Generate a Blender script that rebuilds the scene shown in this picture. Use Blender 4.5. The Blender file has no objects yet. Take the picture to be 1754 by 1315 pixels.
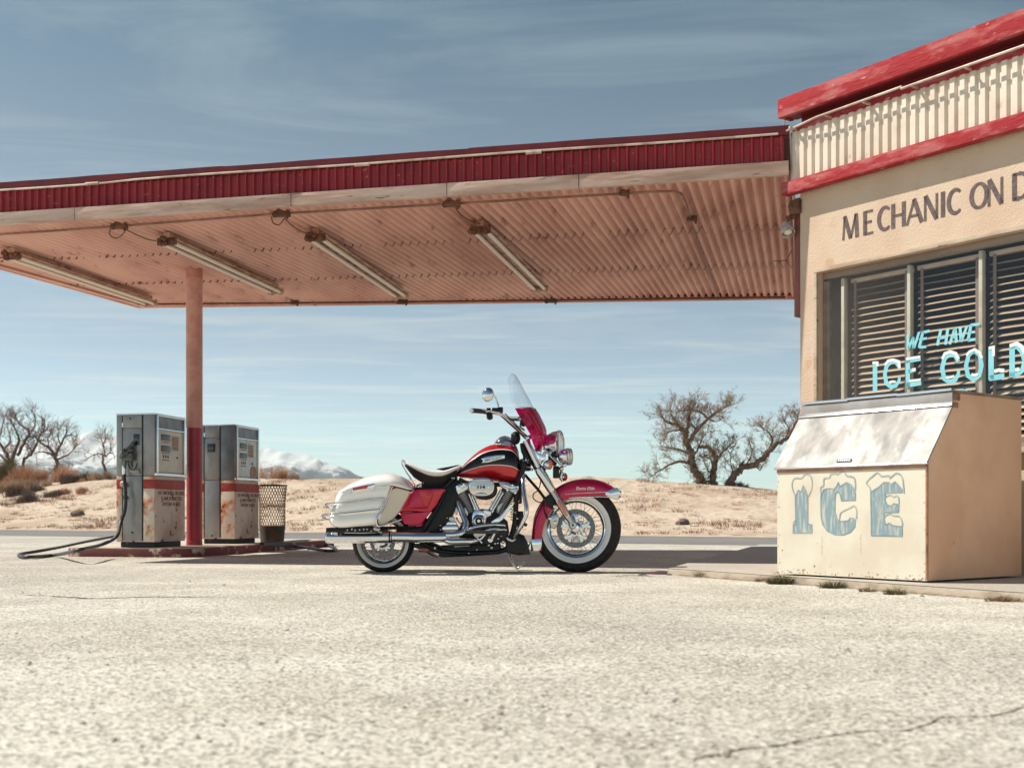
import bpy, bmesh, math, random
from mathutils import Vector, Matrix, noise
from math import radians, sin, cos, pi, sqrt, atan2
random.seed(7)
scene = bpy.context.scene
COL = scene.collection
# ------------------------------------------------------------------ camera
F = 1949.0; HZ = 880.0; CX = 877.0; CH = 0.48
cd = bpy.data.cameras.new('camera'); cam = bpy.data.objects.new('camera', cd); COL.objects.link(cam)
cd.sensor_width = 36.0; cd.lens = 36.0*F/1754.0
cd.shift_y = (HZ-657.5)/1754.0
cam.location = (0, 0, CH); cam.rotation_euler = (radians(90), 0, 0)
cd.clip_start = 0.05; cd.clip_end = 20000
cd.dof.use_dof = True; cd.dof.focus_distance = 9.3; cd.dof.aperture_fstop = 3.8
scene.camera = cam
HAZE = 1.7e-4; SKY2 = (3.3, 1.2, 0)
# ------------------------------------------------------------------ sky and sun
SUN_EL = radians(49); SUN_A = radians(9.5)
to_sun = Vector((-cos(SUN_A)*cos(SUN_EL), sin(SUN_A)*cos(SUN_EL), sin(SUN_EL)))
w = bpy.data.worlds.new('World'); scene.world = w; w.use_nodes = True
nt = w.node_tree; N = nt.nodes; L = nt.links
bg = N['Background']
sky = N.new('ShaderNodeTexSky'); sky.sky_type = 'NISHITA'; sky.sun_disc = False
sky.sun_elevation = SUN_EL; sky.sun_rotation = atan2(to_sun.x, to_sun.y)
sky.altitude = 1200; sky.air_density = 1.0; sky.dust_density = 1.2; sky.ozone_density = 1.5
hs = N.new('ShaderNodeHueSaturation'); hs.inputs['Saturation'].default_value = 0.58
L.new(sky.outputs[0], hs.inputs['Color'])
tint = N.new('ShaderNodeMix'); tint.data_type = 'RGBA'; tint.blend_type = 'MULTIPLY'; tint.inputs[0].default_value = 1
L.new(hs.outputs[0], tint.inputs[6]); tint.inputs[7].default_value = (0.93, 1.02, 0.95, 1)
# thin cirrus: streaks laid on a plane high above
tc = N.new('ShaderNodeTexCoord'); sep = N.new('ShaderNodeSeparateXYZ'); L.new(tc.outputs['Generated'], sep.inputs[0])
zc = N.new('ShaderNodeMath'); zc.operation = 'MAXIMUM'; zc.inputs[1].default_value = 0.03; L.new(sep.outputs[2], zc.inputs[0])
dv = N.new('ShaderNodeVectorMath'); dv.operation = 'DIVIDE'
cb = N.new('ShaderNodeCombineXYZ')
for i in range(3): L.new(zc.outputs[0], cb.inputs[i])
L.new(tc.outputs['Generated'], dv.inputs[0]); L.new(cb.outputs[0], dv.inputs[1])
mp = N.new('ShaderNodeMapping'); mp.inputs['Rotation'].default_value = (0, 0, radians(-24)); mp.inputs['Scale'].default_value = (0.20, 0.80, 1)
L.new(dv.outputs[0], mp.inputs[0])
cn = N.new('ShaderNodeTexNoise'); cn.inputs['Scale'].default_value = 1.35; cn.inputs['Detail'].default_value = 12; cn.inputs['Roughness'].default_value = 0.58; cn.inputs['Distortion'].default_value = 0.9
L.new(mp.outputs[0], cn.inputs[0])
cr = N.new('ShaderNodeValToRGB'); cr.color_ramp.elements[0].position = 0.50; cr.color_ramp.elements[1].position = 0.70
cr.color_ramp.elements[1].color = (0.62, 0.62, 0.62, 1)
L.new(cn.outputs[0], cr.inputs[0])
cm = N.new('ShaderNodeMix'); cm.data_type = 'RGBA'
gr = N.new('ShaderNodeValToRGB'); L.new(sep.outputs[2], gr.inputs[0]); E = gr.color_ramp.elements
E[0].position = 0.0; E[0].color = (1.45, 1.75, 1.78, 1); E[1].position = 1.0; E[1].color = (.18, .27, .42, 1)
for pos_, c_ in ((.05, (1.30, 1.52, 1.60)), (.095, (.98, 1.08, 1.20)), (.14, (.80, .87, .98)), (.29, (.60, .67, .74)), (.404, (.43, .57, .67)), (.60, (.27, .38, .52))):
    el = E.new(pos_); el.color = (*c_, 1)
mp2 = N.new('ShaderNodeMapping'); mp2.inputs['Location'].default_value = SKY2; mp2.inputs['Rotation'].default_value = (0, 0, radians(-38)); mp2.inputs['Scale'].default_value = (0.55, 1.5, 1)
L.new(dv.outputs[0], mp2.inputs[0])
cn2 = N.new('ShaderNodeTexNoise'); cn2.inputs['Scale'].default_value = 0.9; cn2.inputs['Detail'].default_value = 11; cn2.inputs['Roughness'].default_value = 0.60; cn2.inputs['Distortion'].default_value = 1.2
L.new(mp2.outputs[0], cn2.inputs[0])
cr2 = N.new('ShaderNodeValToRGB'); cr2.color_ramp.elements[0].position = 0.50; cr2.color_ramp.elements[1].position = 0.74; cr2.color_ramp.elements[1].color = (0.55, 0.55, 0.55, 1)
L.new(cn2.outputs[0], cr2.inputs[0])
cm2 = N.new('ShaderNodeMix'); cm2.data_type = 'RGBA'; L.new(cr2.outputs[0], cm2.inputs[0]); L.new(cm.outputs[2], cm2.inputs[6]); cm2.inputs[7].default_value = (7.5, 7.6, 6.9, 1)
gm = N.new('ShaderNodeMix'); gm.data_type = 'RGBA'; gm.blend_type = 'MULTIPLY'; gm.inputs[0].default_value = 1; L.new(gr.outputs[0], gm.inputs[7])
L.new(cr.outputs[0], cm.inputs[0]); L.new(tint.outputs[2], cm.inputs[6]); cm.inputs[7].default_value = (6.6, 6.7, 6.1, 1)
L.new(cm2.outputs[2], gm.inputs[6]); L.new(gm.outputs[2], bg.inputs[0])
bg.inputs[1].default_value = 0.10
sd = bpy.data.lights.new('sun', 'SUN'); so = bpy.data.objects.new('sun', sd); COL.objects.link(so)
sd.energy = 5.0; sd.angle = radians(0.55); sd.color = (1.0, 0.93, 0.82)
so.rotation_euler = to_sun.to_track_quat('Z', 'Y').to_euler()
scene.view_settings.view_transform = 'Standard'; scene.view_settings.look = 'None'
scene.view_settings.exposure = 0.30; scene.view_settings.gamma = 1.0
scene.render.engine = 'CYCLES'
scene.render.resolution_x = 1024; scene.render.resolution_y = 767
try:
    scene.cycles.max_bounces = 8; scene.cycles.transparent_max_bounces = 12; scene.cycles.volume_bounces = 0
except Exception: pass

# ------------------------------------------------------------------ materials
def NN(nt, t, **kw):
    n = nt.nodes.new(t)
    for k, v in kw.items():
        if k in ('x', 'y'): continue
        setattr(n, k, v)
    return n
def mat(name, col, rough=.6, metal=0., col2=None, nscale=4., nlo=.4, nhi=.65, bump=0., bscale=60., coat=0., spec=.5,
        col3=None, n3=20., lo3=.6, hi3=.7, stretch=(1,1,1), rvar=0., ior=1.5, emit=None, voro=False):
    m = bpy.data.materials.new(name); m.use_nodes = True
    nt = m.node_tree; b = nt.nodes['Principled BSDF']; l = nt.links
    b.inputs['Roughness'].default_value = rough; b.inputs['Metallic'].default_value = metal
    b.inputs['Specular IOR Level'].default_value = spec; b.inputs['IOR'].default_value = ior
    b.inputs['Coat Weight'].default_value = coat; b.inputs['Coat Roughness'].default_value = .03
    tc = NN(nt, 'ShaderNodeTexCoord'); mp = NN(nt, 'ShaderNodeMapping'); mp.inputs['Scale'].default_value = stretch
    l.new(tc.outputs['Object'], mp.inputs[0])
    cur = None
    def layer(cur, colb, sc, lo, hi, det=6):
        n = NN(nt, 'ShaderNodeTexNoise'); n.inputs['Scale'].default_value = sc; n.inputs['Detail'].default_value = det; n.inputs['Roughness'].default_value = .6
        l.new(mp.outputs[0], n.inputs[0])
        r = NN(nt, 'ShaderNodeMapRange'); r.inputs[1].default_value = lo; r.inputs[2].default_value = hi; r.interpolation_type = 'SMOOTHSTEP'
        l.new(n.outputs[0], r.inputs[0])
        mx = NN(nt, 'ShaderNodeMix', data_type='RGBA'); l.new(r.outputs[0], mx.inputs[0])
        if cur is None: mx.inputs[6].default_value = (*col, 1)
        else: l.new(cur, mx.inputs[6])
        mx.inputs[7].default_value = (*colb, 1)
        return mx.outputs[2], n
    if col2: cur, n1 = layer(None, col2, nscale, nlo, nhi)
    if col3: cur, _ = layer(cur, col3, n3, lo3, hi3, 9)
    if cur is None: b.inputs['Base Color'].default_value = (*col, 1)
    else: l.new(cur, b.inputs['Base Color'])
    if rvar:
        n = NN(nt, 'ShaderNodeTexNoise'); n.inputs['Scale'].default_value = nscale*2.3; n.inputs['Detail'].default_value = 6
        l.new(mp.outputs[0], n.inputs[0])
        r = NN(nt, 'ShaderNodeMapRange'); r.inputs[1].default_value = .35; r.inputs[2].default_value = .65
        r.inputs[3].default_value = max(0, rough-rvar); r.inputs[4].default_value = min(1, rough+rvar)
        l.new(n.outputs[0], r.inputs[0]); l.new(r.outputs[0], b.inputs['Roughness'])
    if bump:
        if voro: n = NN(nt, 'ShaderNodeTexVoronoi')
        else: n = NN(nt, 'ShaderNodeTexNoise'); n.inputs['Detail'].default_value = 5
        n.inputs['Scale'].default_value = bscale
        l.new(mp.outputs[0], n.inputs[0] if not voro else n.inputs['Vector'])
        bp = NN(nt, 'ShaderNodeBump'); bp.inputs['Strength'].default_value = 1; bp.inputs['Distance'].default_value = bump
        l.new(n.outputs[0], bp.inputs['Height']); l.new(bp.outputs[0], b.inputs['Normal'])
    if emit:
        b.inputs['Emission Color'].default_value = (*emit, 1); b.inputs['Emission Strength'].default_value = 1
    return m
def srgb(r, g, b):
    f = lambda c: (c/255/12.92) if c/255 <= .04045 else ((c/255+.055)/1.055)**2.4
    return (f(r), f(g), f(b))

def thin_fresnel(nt):
    # Fresnel factor that is the same from both sides of a thin pane
    fr = nt.nodes.new('ShaderNodeFresnel'); g = nt.nodes.new('ShaderNodeNewGeometry'); m = nt.nodes.new('ShaderNodeMapRange')
    m.inputs[3].default_value = 1.5; m.inputs[4].default_value = 1/1.5
    nt.links.new(g.outputs['Backfacing'], m.inputs[0]); nt.links.new(m.outputs[0], fr.inputs[0]); return fr
# ------------------------------------------------------------------ mesh building
def finish(name, bm, m, parent=None, smooth=40, loc=None, rot=None):
    me = bpy.data.meshes.new(name)
    if smooth:
        th = radians(smooth)
        for f in bm.faces: f.smooth = True
        for e in bm.edges:
            if len(e.link_faces) == 2:
                try: a = e.calc_face_angle()
                except Exception: a = 3.14
                e.smooth = a < th
            else: e.smooth = True
    bm.to_mesh(me); bm.free()
    ms = m if isinstance(m, (list, tuple)) else [m]
    for x in ms: me.materials.append(x)
    o = bpy.data.objects.new(name, me); COL.objects.link(o)
    if parent is not None: o.parent = parent
    if loc is not None: o.location = loc
    if rot is not None: o.rotation_euler = rot
    return o
class MB:
    def __init__(s): s.bm = bmesh.new(); s.mi = 0; s.X = None
    def _v(s, p):
        p = Vector(p)
        if s.X is not None: p = s.X @ p
        return s.bm.verts.new(p)
    def face(s, pts, mi=None):
        f = s.bm.faces.new([s._v(p) for p in pts]); f.material_index = s.mi if mi is None else mi; return f
    def grid(s, rows, closed_u=False, closed_v=False, cap=False, mi=None):
        """rows: list of lists of points"""
        V = [[s._v(p) for p in r] for r in rows]
        nu = len(V); nv = len(V[0])
        for i in range(nu if closed_u else nu-1):
            for j in range(nv if closed_v else nv-1):
                a, b, c, d = V[i][j], V[(i+1) % nu][j], V[(i+1) % nu][(j+1) % nv], V[i][(j+1) % nv]
                try:
                    f = s.bm.faces.new((a, b, c, d)); f.material_index = (s.mi if mi is None else (mi(i, j) if callable(mi) else mi))
                except ValueError: pass
        if cap:
            for r, fl in ((V[0], False), (V[-1], True)):
                try:
                    f = s.bm.faces.new(r if fl else r[::-1]); f.material_index = s.mi
                except ValueError: pass
        return V
    def tube(s, pts, r, n=10, cap=True, smooth_pts=0, flat=1.0):
        pts = [Vector(p) for p in pts]
        if smooth_pts:
            pts, r = spline(pts, r, smooth_pts)
        if not isinstance(r, (list, tuple)): r = [r]*len(pts)
        rows = []; up = None
        for i, p in enumerate(pts):
            if i == 0: t = pts[1]-p
            elif i == len(pts)-1: t = p-pts[i-1]
            else: t = (pts[i+1]-p).normalized()+(p-pts[i-1]).normalized()
            if t.length < 1e-9: t = Vector((0, 0, 1))
            t.normalize()
            if up is None:
                up = Vector((0, 0, 1)) if abs(t.z) < .9 else Vector((0, 1, 0))
            a = t.cross(up)
            if a.length < 1e-6: a = t.orthogonal()
            a.normalize(); b = a.cross(t).normalized(); up = b
            rows.append([p+(a*cos(2*pi*k/n)+b*sin(2*pi*k/n)*flat)*r[i] for k in range(n)])
        s.grid(rows, closed_v=True, cap=cap)
        return s
    def box(s, c, d, R=None, bev=0.0):
        """centre c, full dims d, optional rotation matrix R"""
        x, y, z = d[0]/2, d[1]/2, d[2]/2
        co = [(-x,-y,-z),(x,-y,-z),(x,y,-z),(-x,y,-z),(-x,-y,z),(x,-y,z),(x,y,z),(-x,y,z)]
        M = R if R is not None else Matrix.Identity(3)
        vs = [s._v(Vector(c)+M @ Vector(p)) for p in co]
        fs = [s.bm.faces.new([vs[i] for i in q]) for q in ((3,2,1,0),(4,5,6,7),(0,1,5,4),(1,2,6,5),(2,3,7,6),(3,0,4,7))]
        for f in fs: f.material_index = s.mi
        if bev:
            es = list({e for f in fs for e in f.edges})
            r = bmesh.ops.bevel(s.bm, geom=es, offset=bev, segments=2, profile=.6, affect='EDGES')
            for f in r['faces']: f.material_index = s.mi
        return s
    def prism(s, poly, a, b, axis='y', bev=0.0, seg=2):
        """poly 2-D points; extruded along axis between a and b. axis y: (x,z); axis x: (y,z); axis z: (x,y)"""
        def P(p, h):
            return {'y': (p[0], h, p[1]), 'x': (h, p[0], p[1]), 'z': (p[0], p[1], h)}[axis]
        A = [s._v(P(p, a)) for p in poly]; B = [s._v(P(p, b)) for p in poly]
        n = len(poly); fs = []
        fs.append(s.bm.faces.new(A)); fs.append(s.bm.faces.new(B[::-1]))
        for i in range(n):
            fs.append(s.bm.faces.new((A[i], B[i], B[(i+1) % n], A[(i+1) % n])))
        for f in fs: f.material_index = s.mi
        bmesh.ops.recalc_face_normals(s.bm, faces=fs)
        if bev:
            es = list({e for f in fs[:2] for e in f.edges})
            r = bmesh.ops.bevel(s.bm, geom=es, offset=bev, segments=seg, profile=.5, affect='EDGES', clamp_overlap=True)
            for f in r['faces']: f.material_index = s.mi
        return s
    def lathe(s, prof, o, ax, n=24, cap=True):
        """prof list (r, h) along axis ax from origin o"""
        o = Vector(o); ax = Vector(ax).normalized(); a = ax.orthogonal().normalized(); b = ax.cross(a)
        rows = [[o+ax*h+(a*cos(2*pi*k/n)+b*sin(2*pi*k/n))*max(r, 1e-4) for k in range(n)] for r, h in prof]
        s.grid(rows, closed_v=True, cap=cap); return s
    def ball(s, c, r, n=14, m=9, R=None):
        if not isinstance(r, (list, tuple)): r = (r, r, r)
        M = R if R is not None else Matrix.Identity(3)
        rows = []
        for i in range(m+1):
            t = pi*i/m; rr = max(sin(t), 1e-3)
            rows.append([Vector(c)+M @ Vector((r[0]*rr*cos(2*pi*k/n), r[1]*rr*sin(2*pi*k/n), r[2]*cos(t))) for k in range(n)])
        s.grid(rows, closed_v=True, cap=True); return s
    def build(s, name, m, parent=None, smooth=40, recalc=True, **kw):
        if recalc: bmesh.ops.recalc_face_normals(s.bm, faces=s.bm.faces[:])
        return finish(name, s.bm, m, parent, smooth, **kw)
def spline(pts, r, k):
    """Catmull-Rom subdivision"""
    P = [Vector(p) for p in pts]; n = len(P)
    if not isinstance(r, (list, tuple)): r = [r]*n
    out = []; ro = []
    for i in range(n-1):
        p0 = P[max(i-1, 0)]; p1 = P[i]; p2 = P[i+1]; p3 = P[min(i+2, n-1)]
        for j in range(k):
            t = j/k
            out.append(.5*((2*p1)+(p2-p0)*t+(2*p0-5*p1+4*p2-p3)*t*t+(3*p1-p0-3*p2+p3)*t*t*t))
            ro.append(r[i]*(1-t)+r[i+1]*t)
    out.append(P[-1]); ro.append(r[-1])
    return out, ro
def sp2(pts, k=5):
    q, _ = spline([(p[0], p[1], 0) for p in pts], 1, k); return [(v.x, v.y) for v in q]
def tag(o, label=None, cat=None, group=None, kind=None):
    if label: o['label'] = label
    if cat: o['category'] = cat
    if group: o['group'] = group
    if kind: o['kind'] = kind
    return o
def empty(name, loc=(0,0,0), rz=0, label=None, cat=None, group=None):
    o = bpy.data.objects.new(name, None); COL.objects.link(o); o.location = loc; o.rotation_euler = (0, 0, rz)
    o.empty_display_size = .1
    return tag(o, label, cat, group)
def kids(o): return [c for c in bpy.data.objects if c.parent == o]
def copy_tree(o, parent=None):
    c = o.copy(); COL.objects.link(c); c.parent = parent
    for ch in kids(o):
        if ch is not c: copy_tree(ch, c)
    return c
def P3(px, py, Y):
    return Vector(((px-CX)/F*Y, Y, CH+(HZ-py)/F*Y))
def gnd(px, py, z=0.):
    Y = (CH-z)*F/(py-HZ); return Vector(((px-CX)/F*Y, Y, z))
def font_mesh(text, size, name, m, parent, M, extr=.0006, sx=1.0, align='CENTER', bold=0.0):
    c = bpy.data.curves.new('t', 'FONT'); c.body = text; c.size = size; c.extrude = extr; c.align_x = align; c.offset = bold
    c.resolution_u = 4
    o = bpy.data.objects.new('t', c); COL.objects.link(o)
    dg = bpy.context.evaluated_depsgraph_get()
    me = bpy.data.meshes.new_from_object(o.evaluated_get(dg)); bpy.data.objects.remove(o)
    me.transform(Matrix.Diagonal((sx, 1, 1, 1))); me.transform(M); me.materials.append(m); me.name = name
    q = bpy.data.objects.new(name, me); COL.objects.link(q); q.parent = parent
    return q
# ================================================================== SETTING
def lerp_tab(tab, x):
    if x <= tab[0][0]: return tab[0][1]
    for (a, b), (c, d) in zip(tab, tab[1:]):
        if x <= c:
            t = (x-a)/(c-a); t = t*t*(3-2*t); return b+(d-b)*t
    return tab[-1][1]
def fbm(x, y, z=0., o=4):
    v = 0; a = 1; f = 1; s = 0
    for i in range(o):
        v += a*noise.noise(Vector((x*f, y*f, z+i*7.3))); s += a; a *= .5; f *= 2.03
    return v/s
# --- paving material: pale worn concrete with exposed aggregate
def paving_mat(name, base, dark, light, stain, bump=.0035, big=1.0):
    m = bpy.data.materials.new(name); m.use_nodes = True; nt = m.node_tree; b = nt.nodes['Principled BSDF']; l = nt.links
    b.inputs['Roughness'].default_value = .9; b.inputs['Specular IOR Level'].default_value = .25
    tc = NN(nt, 'ShaderNodeTexCoord'); O = tc.outputs['Object']
    def nz(sc, det=5, ro=.6):
        n = NN(nt, 'ShaderNodeTexNoise'); n.inputs['Scale'].default_value = sc; n.inputs['Detail'].default_value = det; n.inputs['Roughness'].default_value = ro
        l.new(O, n.inputs[0]); return n.outputs[0]
    def mr(v, a, c, to0=0., to1=1.):
        r = NN(nt, 'ShaderNodeMapRange', interpolation_type='SMOOTHSTEP'); r.inputs[1].default_value = a; r.inputs[2].default_value = c
        r.inputs[3].default_value = to0; r.inputs[4].default_value = to1; l.new(v, r.inputs[0]); return r.outputs[0]
    def mx(f, a, c):
        x = NN(nt, 'ShaderNodeMix', data_type='RGBA')
        l.new(f, x.inputs[0])
        for s, v in ((6, a), (7, c)):
            if isinstance(v, tuple): x.inputs[s].default_value = (*v, 1)
            else: l.new(v, x.inputs[s])
        return x.outputs[2]
    c = mx(mr(nz(1.1*big), .35, .65), base, light)
    c = mx(mr(nz(.30*big, 7, .62), .44, .62, 0, .9), c, stain)
    c = mx(mr(nz(3.3*big, 8, .7), .56, .70, 0, .5), c, dark)
    v = NN(nt, 'ShaderNodeTexVoronoi'); v.inputs['Scale'].default_value = 105; l.new(O, v.inputs['Vector'])
    cell = NN(nt, 'ShaderNodeSeparateColor'); l.new(v.outputs['Color'], cell.inputs[0])
    c = mx(mr(cell.outputs[0], .50, .85, 0, .95), c, dark)
    c = mx(mr(cell.outputs[1], .62, .85, 0, .95), c, light)
    c = mx(mr(nz(44, 4, .8), .55, .66, 0, .8), c, dark)
    c = mx(mr(nz(30, 5, .8), .69, .76, 0, .45), c, (dark[0]*.45, dark[1]*.45, dark[2]*.45))
    l.new(c, b.inputs['Base Color'])
    ad = NN(nt, 'ShaderNodeMath', operation='ADD'); l.new(v.outputs['Distance'], ad.inputs[0]); l.new(nz(90, 4, .6), ad.inputs[1])
    bp = NN(nt, 'ShaderNodeBump'); bp.inputs['Distance'].default_value = bump; bp.inputs['Strength'].default_value = 1
    l.new(ad.outputs[0], bp.inputs['Height']); l.new(bp.outputs[0], b.inputs['Normal'])
    return m
M_lot = paving_mat('lot_paving', (.49,.455,.365), (.21,.19,.165), (.72,.69,.60), (.395,.355,.305), bump=.0016)
M_slab = paving_mat('slab_concrete', (.46,.43,.37), (.38,.35,.31), (.52,.49,.43), (.41,.37,.32), bump=.0006, big=2.)
M_kside = mat('dirty_kerb_side', (.44,.37,.29), .95, col2=(.30,.235,.18), nscale=5, bump=.006, bscale=30, stretch=(1,1,2), col3=(.42,.36,.28), n3=9, lo3=.58, hi3=.66)
M_road = paving_mat('road_asphalt', (.22,.215,.21), (.16,.155,.15), (.28,.27,.26), (.22,.20,.185), bump=.004)
M_sand = mat('desert_sand', (.58,.48,.38), .95, col2=(.46,.35,.26), nscale=.35, nlo=.42, nhi=.66, bump=.14, bscale=2.2,
             col3=(.34,.19,.12), n3=2.2, lo3=.57, hi3=.68, spec=.1)
# ground sheet to the horizon
b = MB(); b.face([(-9000,-9000,0),(9000,-9000,0),(9000,14000,0),(-9000,14000,0)])
tag(b.build('ground', M_sand, smooth=0), kind='structure')
RD = Vector((.883,-.469)); RN = Vector((.469,.883)); RO = Vector((-12.9,32.3))
def rp(a, s, z): v = RO+RD*a+RN*s; return (v.x, v.y, z)
b = MB(); b.face([rp(-90,-5.35,.004), rp(-90,-80,.004), rp(90,-80,.004), rp(90,-5.35,.004)])
tag(b.build('parking_lot', M_lot, smooth=0), kind='structure')
b = MB()
for i in range(60):
    a0 = -150+i*5; a1 = a0+5
    j = lambda a, k: .12*noise.noise(Vector((a*.7, k, 0)))
    b.face([rp(a0,-5.45+j(a0,1),.008), rp(a1,-5.45+j(a1,1),.008), rp(a1,.05+j(a1,5),.008), rp(a0,.05+j(a0,5),.008)])
bmesh.ops.remove_doubles(b.bm, verts=b.bm.verts[:], dist=.001)
tag(b.build('road', M_road, smooth=0), kind='structure')
# sand berm beyond the road
BT = [(-60,1.3),(-40,1.5),(-20,1.72),(-14.6,1.90),(-1,1.84),(5,1.70),(11.3,1.62),(14.3,1.46),(16.8,1.20),(22,.75),(40,.6),(90,.6)]
def berm_h(a, s):
    h = lerp_tab(BT, a)
    if s < 1: p = 0
    elif s < 4: p = .16*((s-1)/3)**1.5
    elif s < 13: t = (s-4)/9; p = .16+.84*(t*t*(3-2*t))
    elif s < 19: p = 1
    else: t = min(1, (s-19)/12); p = 1-.9*t*t*(3-2*t)
    n = fbm(a*.16, s*.16)*.35*p + fbm(a*.6, s*.6, 3)*.10*min(1, s/4) + fbm(a*1.9, s*1.9, 9)*.05*min(1, max(0, s)/3)
    return max(.012, h*p+n*(.6 if s > 12 else 1) + (.02 if s > 0 else 0)) if s > .15 else .012
b = MB(); rows = []
S = [.1+.30*i for i in range(64)]+[19.5+1.2*i for i in range(14)]
for i in range(340):
    a = -95+i*.5
    rows.append([rp(a, s, berm_h(a, s)) for s in S])
b.grid(rows)
tag(b.build('sand_berm', M_sand, smooth=180), kind='structure')
def on_berm(px, s):
    """point on the berm seen at column px, distance s beyond the road"""
    r = (px-CX)/F
    Y = (s + .883*32.3 - .469*12.9)/(.469*r+.883)
    x = r*Y; a = .883*(x+12.9)-.469*(Y-32.3)
    return Vector((x, Y, berm_h(a, s)))
# mountains
def snow_mat():
    m = bpy.data.materials.new('mountain_rock_and_snow'); m.use_nodes = True; nt = m.node_tree; b = nt.nodes['Principled BSDF']; l = nt.links
    b.inputs['Roughness'].default_value = .95; b.inputs['Specular IOR Level'].default_value = .1
    tc = NN(nt, 'ShaderNodeTexCoord'); g = NN(nt, 'ShaderNodeNewGeometry')
    n = NN(nt, 'ShaderNodeTexNoise'); n.inputs['Scale'].default_value = .02; n.inputs['Detail'].default_value = 10; n.inputs['Roughness'].default_value = .68
    l.new(tc.outputs['Object'], n.inputs[0])
    sp = NN(nt, 'ShaderNodeSeparateXYZ'); l.new(tc.outputs['Object'], sp.inputs[0])
    z = NN(nt, 'ShaderNodeMapRange'); z.inputs[1].default_value = 30; z.inputs[2].default_value = 190; l.new(sp.outputs[2], z.inputs[0])
    sn = NN(nt, 'ShaderNodeSeparateXYZ'); l.new(g.outputs['Normal'], sn.inputs[0])
    a = NN(nt, 'ShaderNodeMath', operation='MULTIPLY_ADD'); l.new(sn.outputs[2], a.inputs[0]); a.inputs[1].default_value = .5; l.new(z.outputs[0], a.inputs[2])
    c = NN(nt, 'ShaderNodeMath', operation='MULTIPLY_ADD'); l.new(n.outputs[0], c.inputs[0]); c.inputs[1].default_value = 1.1; l.new(a.outputs[0], c.inputs[2])
    r = NN(nt, 'ShaderNodeMapRange', interpolation_type='SMOOTHSTEP'); r.inputs[1].default_value = 1.52; r.inputs[2].default_value = 1.74; l.new(c.outputs[0], r.inputs[0])
    x = NN(nt, 'ShaderNodeMix', data_type='RGBA'); l.new(r.outputs[0], x.inputs[0]); x.inputs[6].default_value = (.045,.075,.085,1); x.inputs[7].default_value = (.78,.80,.80,1)
    l.new(x.outputs[2], b.inputs['Base Color'])
    return m
M_mtn = snow_mat()
RT = [(-400,800),(-200,775),(-60,768),(0,762),(60,755),(120,750),(150,744),(165,738),(185,747),(230,750),(300,752),(360,762),(420,768),(470,767),(490,769),(520,777),(545,782),(565,792),(590,801),(615,815),(650,838),(700,872),(760,885)]
def mountain(name, tab, Y0, Y1, Yc, x0, x1, nx, ny, seed, M):
    b = MB(); rows = []
    for i in range(nx+1):
        px = x0+(x1-x0)*i/nx; hy = lerp_tab(tab, px); zc = CH+(HZ-hy)/F*Yc
        col = []
        for j in range(ny+1):
            Y = Y0+(Y1-Y0)*j/ny; x = (px-CX)/F*Yc
            t = (Y-Y0)/(Yc-Y0) if Y < Yc else (Y1-Y)/(Y1-Yc)
            t = max(0, min(1, t)); pr = t**1.15
            rg = 1-abs(fbm(x*.0042, Y*.0020, seed, 5))*2.6
            rg2 = 1-abs(fbm(x*.012, Y*.006, seed+4, 4))*2.4
            k = 1-(1-pr)*.0
            z = zc*pr*(1-.50*(1-rg)*(1-t**3)) + zc*.20*(rg2-.6)*(t if t < .9 else 1)*1.0*(1-.6*t)
            col.append((x, Y, max(z, -3)))
        rows.append(col)
    b.grid(rows)
    o = b.build(name, M, smooth=180); return o
tag(mountain('mountain_range', RT, 2300, 4600, 3400, -420, 770, 300, 70, 3.1, M_mtn), kind='structure')
HT = [(1150,872),(1200,850),(1240,836),(1270,832),(1300,836),(1340,843),(1400,852),(1500,862),(1600,868),(1800,870)]
tag(mountain('distant_hill', HT, 1300, 2100, 1700, 1150, 1800, 80, 24, 8.0, mat('hill_scrub', (.085,.10,.12), .95, col2=(.14,.13,.12), nscale=.01)), kind='structure')

# --- concrete slab in front of the shop
KD = Vector((1.545,-2.756)).normalized()
def slab_pt(t): return (1.30+KD.x*t, 8.80+KD.y*t)
poly = [(1.24,9.02),(1.222,8.95),(1.245,8.87),slab_pt(0)]+[slab_pt(t) for t in (1.6,3.2,5.0,7.)]+[(9,3.0),(14,9),(9,16),(3.48,16),(2.26,12.2)]
b = MB(); b.prism(poly, -.05, .050, 'z', bev=.010)
o = tag(b.build('concrete_slab', M_kside, smooth=30), kind='structure')
cx_, cy_ = 6., 9.5
b = MB(); b.face([(x+(.006 if x < 8 else 0), y+(.010 if y < 12 else 0), .0535) for x, y in poly])
tag(b.build('slab_surface', M_slab, smooth=0), kind='structure')
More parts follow.
